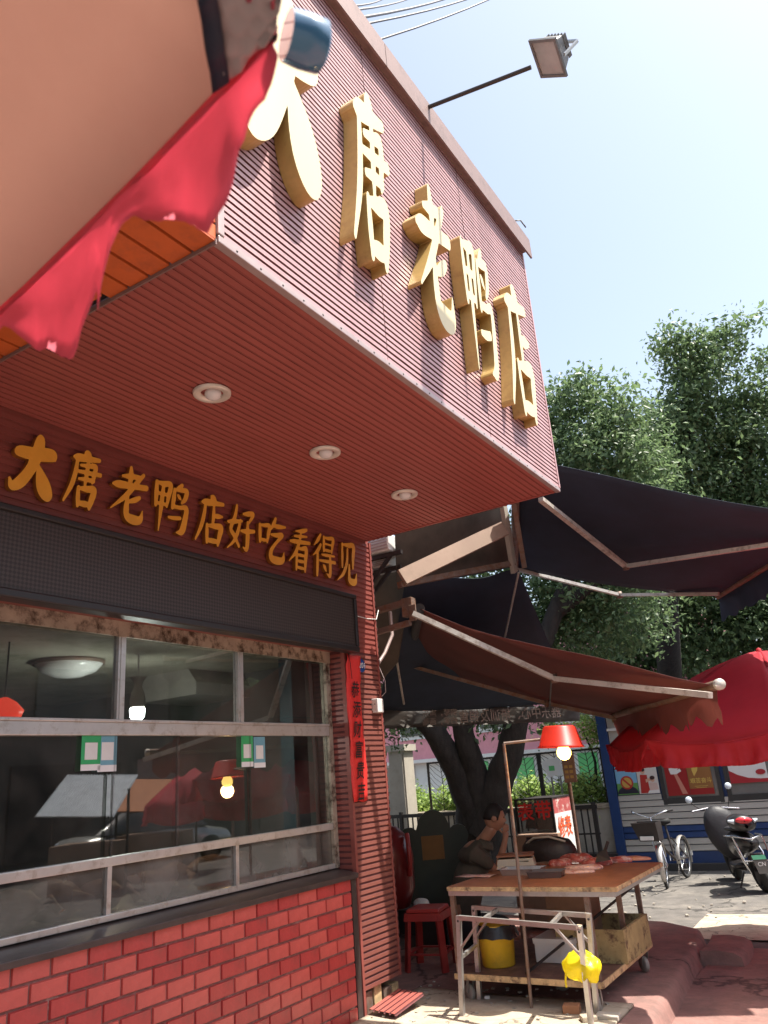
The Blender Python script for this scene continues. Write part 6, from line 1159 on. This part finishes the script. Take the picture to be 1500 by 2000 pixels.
# ================================================================== ACROSS THE STREET (seen mirrored in the shop window)
MX = 2*GX
def mir(u, v, d): p = at(u, v, d=d); return V(MX-p.x, p.y, p.z)
c = mir(290, 1650, 20); cr_ = thing('parked_car', (c.x, c.y, -.15), 'silver parked saloon car mirrored in the shop window', 'car')
def car(c, yaw, t):
    Q = lambda a, w_, h: V(c.x+a*math.cos(yaw)-w_*math.sin(yaw), c.y+a*math.sin(yaw)+w_*math.cos(yaw), -.15+h)
    m = MB(); secs = [(-2.2,.35,.75,.70),(-2.1,.25,.86,.80),(-1.5,.22,.92,.86),(0,.2,.94,.87),(1.2,.22,.90,.86),(2.0,.25,.76,.80),(2.2,.35,.62,.66)]
    m.grid([[Q(a, w_*math.copysign(abs(math.cos(e))**.4, math.cos(e)), h0+(h1-h0)*(.5+.5*math.copysign(abs(math.sin(e))**.5, math.sin(e)))) for e in np.linspace(0, 2*math.pi, 21)] for a, h0, h1, w_ in secs]); m.build('body', M['carp'], t)
    m = MB(); m.grid([[Q(a, w_*k, h) for k, h in ((-1,.88),(-.82,h1),(.82,h1),(1,.88))] for a, h1, w_ in ((-1.75,.90,.80),(-1.0,1.40,.78),(0,1.47,.78),(.5,1.42,.78),(1.3,.90,.80))]); m.build('cabin_glass', M['carg'], t)
    m = MB(); m.grid([[Q(a, w_*k, h1+.012) for k in (-.84,0,.84)] for a, h1, w_ in ((-1.05,1.39,.78),(0,1.47,.78),(.55,1.41,.78))]); m.build('roof', M['carp'], t, solid=.02)
    for a in (-1.35, 1.35):
        for w_ in (-.82, .82): m = MB(); m.lathe(Q(a, w_, .31), [(.001,-.09),(.2,-.1),(.31,-.09),(.31,.09),(.2,.1),(.001,.09)], 20, Q(0,1,0)-Q(0,0,0)); m.build('wheel', M['rubber'], t)
    for w_ in (-.6, .6): m = MB(); m.lathe(Q(-2.17, w_, .68), [(.001,.03),(.10,.02),(.12,-.02)], 12, Q(-1,0,0)-Q(0,0,0)); m.build('headlight', M['clear'], t)
car(c, math.atan2(c.y, c.x-MX)+R(55), cr_)
rowb = thing('street_block', (12, 8, -.15), 'long dark shop row across the street, mirrored in the window', 'building')
m = MB(); m.box(13, 15, -14, 34, -.15, 6.5); m.build('wall', mat('grey brown render', (.13,.115,.10), .8, var=.2), rowb)
for k in range(9):
    y = -10+k*5; m = MB(); m.box(12.9, 12.999, y-1.8, y+1.8, .1, 2.6); m.build('shutter', M['darkm'], rowb); m = MB(); m.box(12.9, 12.999, y-1.2, y+1.2, 3.8, 5.3); m.build('window', M['carg'], rowb)
p_, q_ = mir(268, 1492, 19), mir(400, 1540, 19)
sg = thing('street_signboard', p_, 'faded pale signboard across the street, mirrored in the window', 'sign'); m = MB(); m.bar((p_+V(0,0,(q_.z-p_.z)/2)), V(q_.x, q_.y, p_.z+(q_.z-p_.z)/2), .1, p_.z-q_.z+.2); m.build('board', mat('faded board', (.33,.26,.24), .7, var=.25), sg)
def stall(u0, v0, u1, v1, d, mm, label, corr=False):
    a, b = mir(u0, v0, d), mir(u1, v0, d); t = thing('street_stall', a, label, 'stall', 'stalls across the street'); dn_ = V(a.y-b.y, b.x-a.x, 0).normalized()
    if dn_.dot(V(-a.x, -a.y, 0)) < 0: dn_ = -dn_
    lo = mir(u0, v1, d).z; m = MB(); n_ = 24; P = []
    for i in range(n_*2+1): p = a.lerp(b, i/(n_*2)); o_ = (.03 if corr and i % 2 else 0); P.append([p-dn_*.6+V(0,0,.25+o_), p+dn_*.9+V(0,0,lo-a.z+o_)])
    m.grid(P, False); m.build('roof', mm, t, solid=.02)
    for p in (a, b): m = MB(); m.tube([V(p.x, p.y, -.15), p], .03, 6); m.build('post', M['darkm'], t)
    m = MB(); c_ = a.lerp(b, .5); rbox(m, V(c_.x, c_.y, 0), (a-b).length*.4, .5, -.15, .75, math.atan2((b-a).y, (b-a).x)); m.build('counter', M['card'], t)
stall(108, 1540, 250, 1592, 16, M['tin'], 'stall with a corrugated tin roof across the street', True); stall(228, 1545, 384, 1582, 18, M['rorange'], 'stall with an orange cloth roof across the street')
pu = mir(455, 1530, 11.5); umbrella((pu.x, pu.y), 1.35, mir(455, 1560, 11.5).z, mir(480, 1490, 11.5).z+.25, .3, 'third red parasol across the street, mirrored in the window', 'red parasols', M['umb'], M['umb'], M['umb'], lambda k, m_, L: .2, seed=9.)
for i, (x, y, h, lab) in enumerate(((9.5, 1.5, 4.6, 'street tree opposite the near end of the shop'), (10.5, 22, 5.0, 'street tree opposite the far end of the shop'))):
    t = thing('roadside_tree', (x, y, -.15), lab, 'tree'); limb([V(x,y,-.15), V(x+.1,y,1.5), V(x,y+.1,h*.7)], .22, .10, 8, .04, i).build('trunk', M['bark'], t)
    leaves('crown', [((x+1.5*math.sin(k*2.1), y+1.7*math.cos(k*1.7), h+.9*math.sin(k*1.3)), 1.1) for k in range(9)], 9000, .16, M['leaf'], t, 60+i)
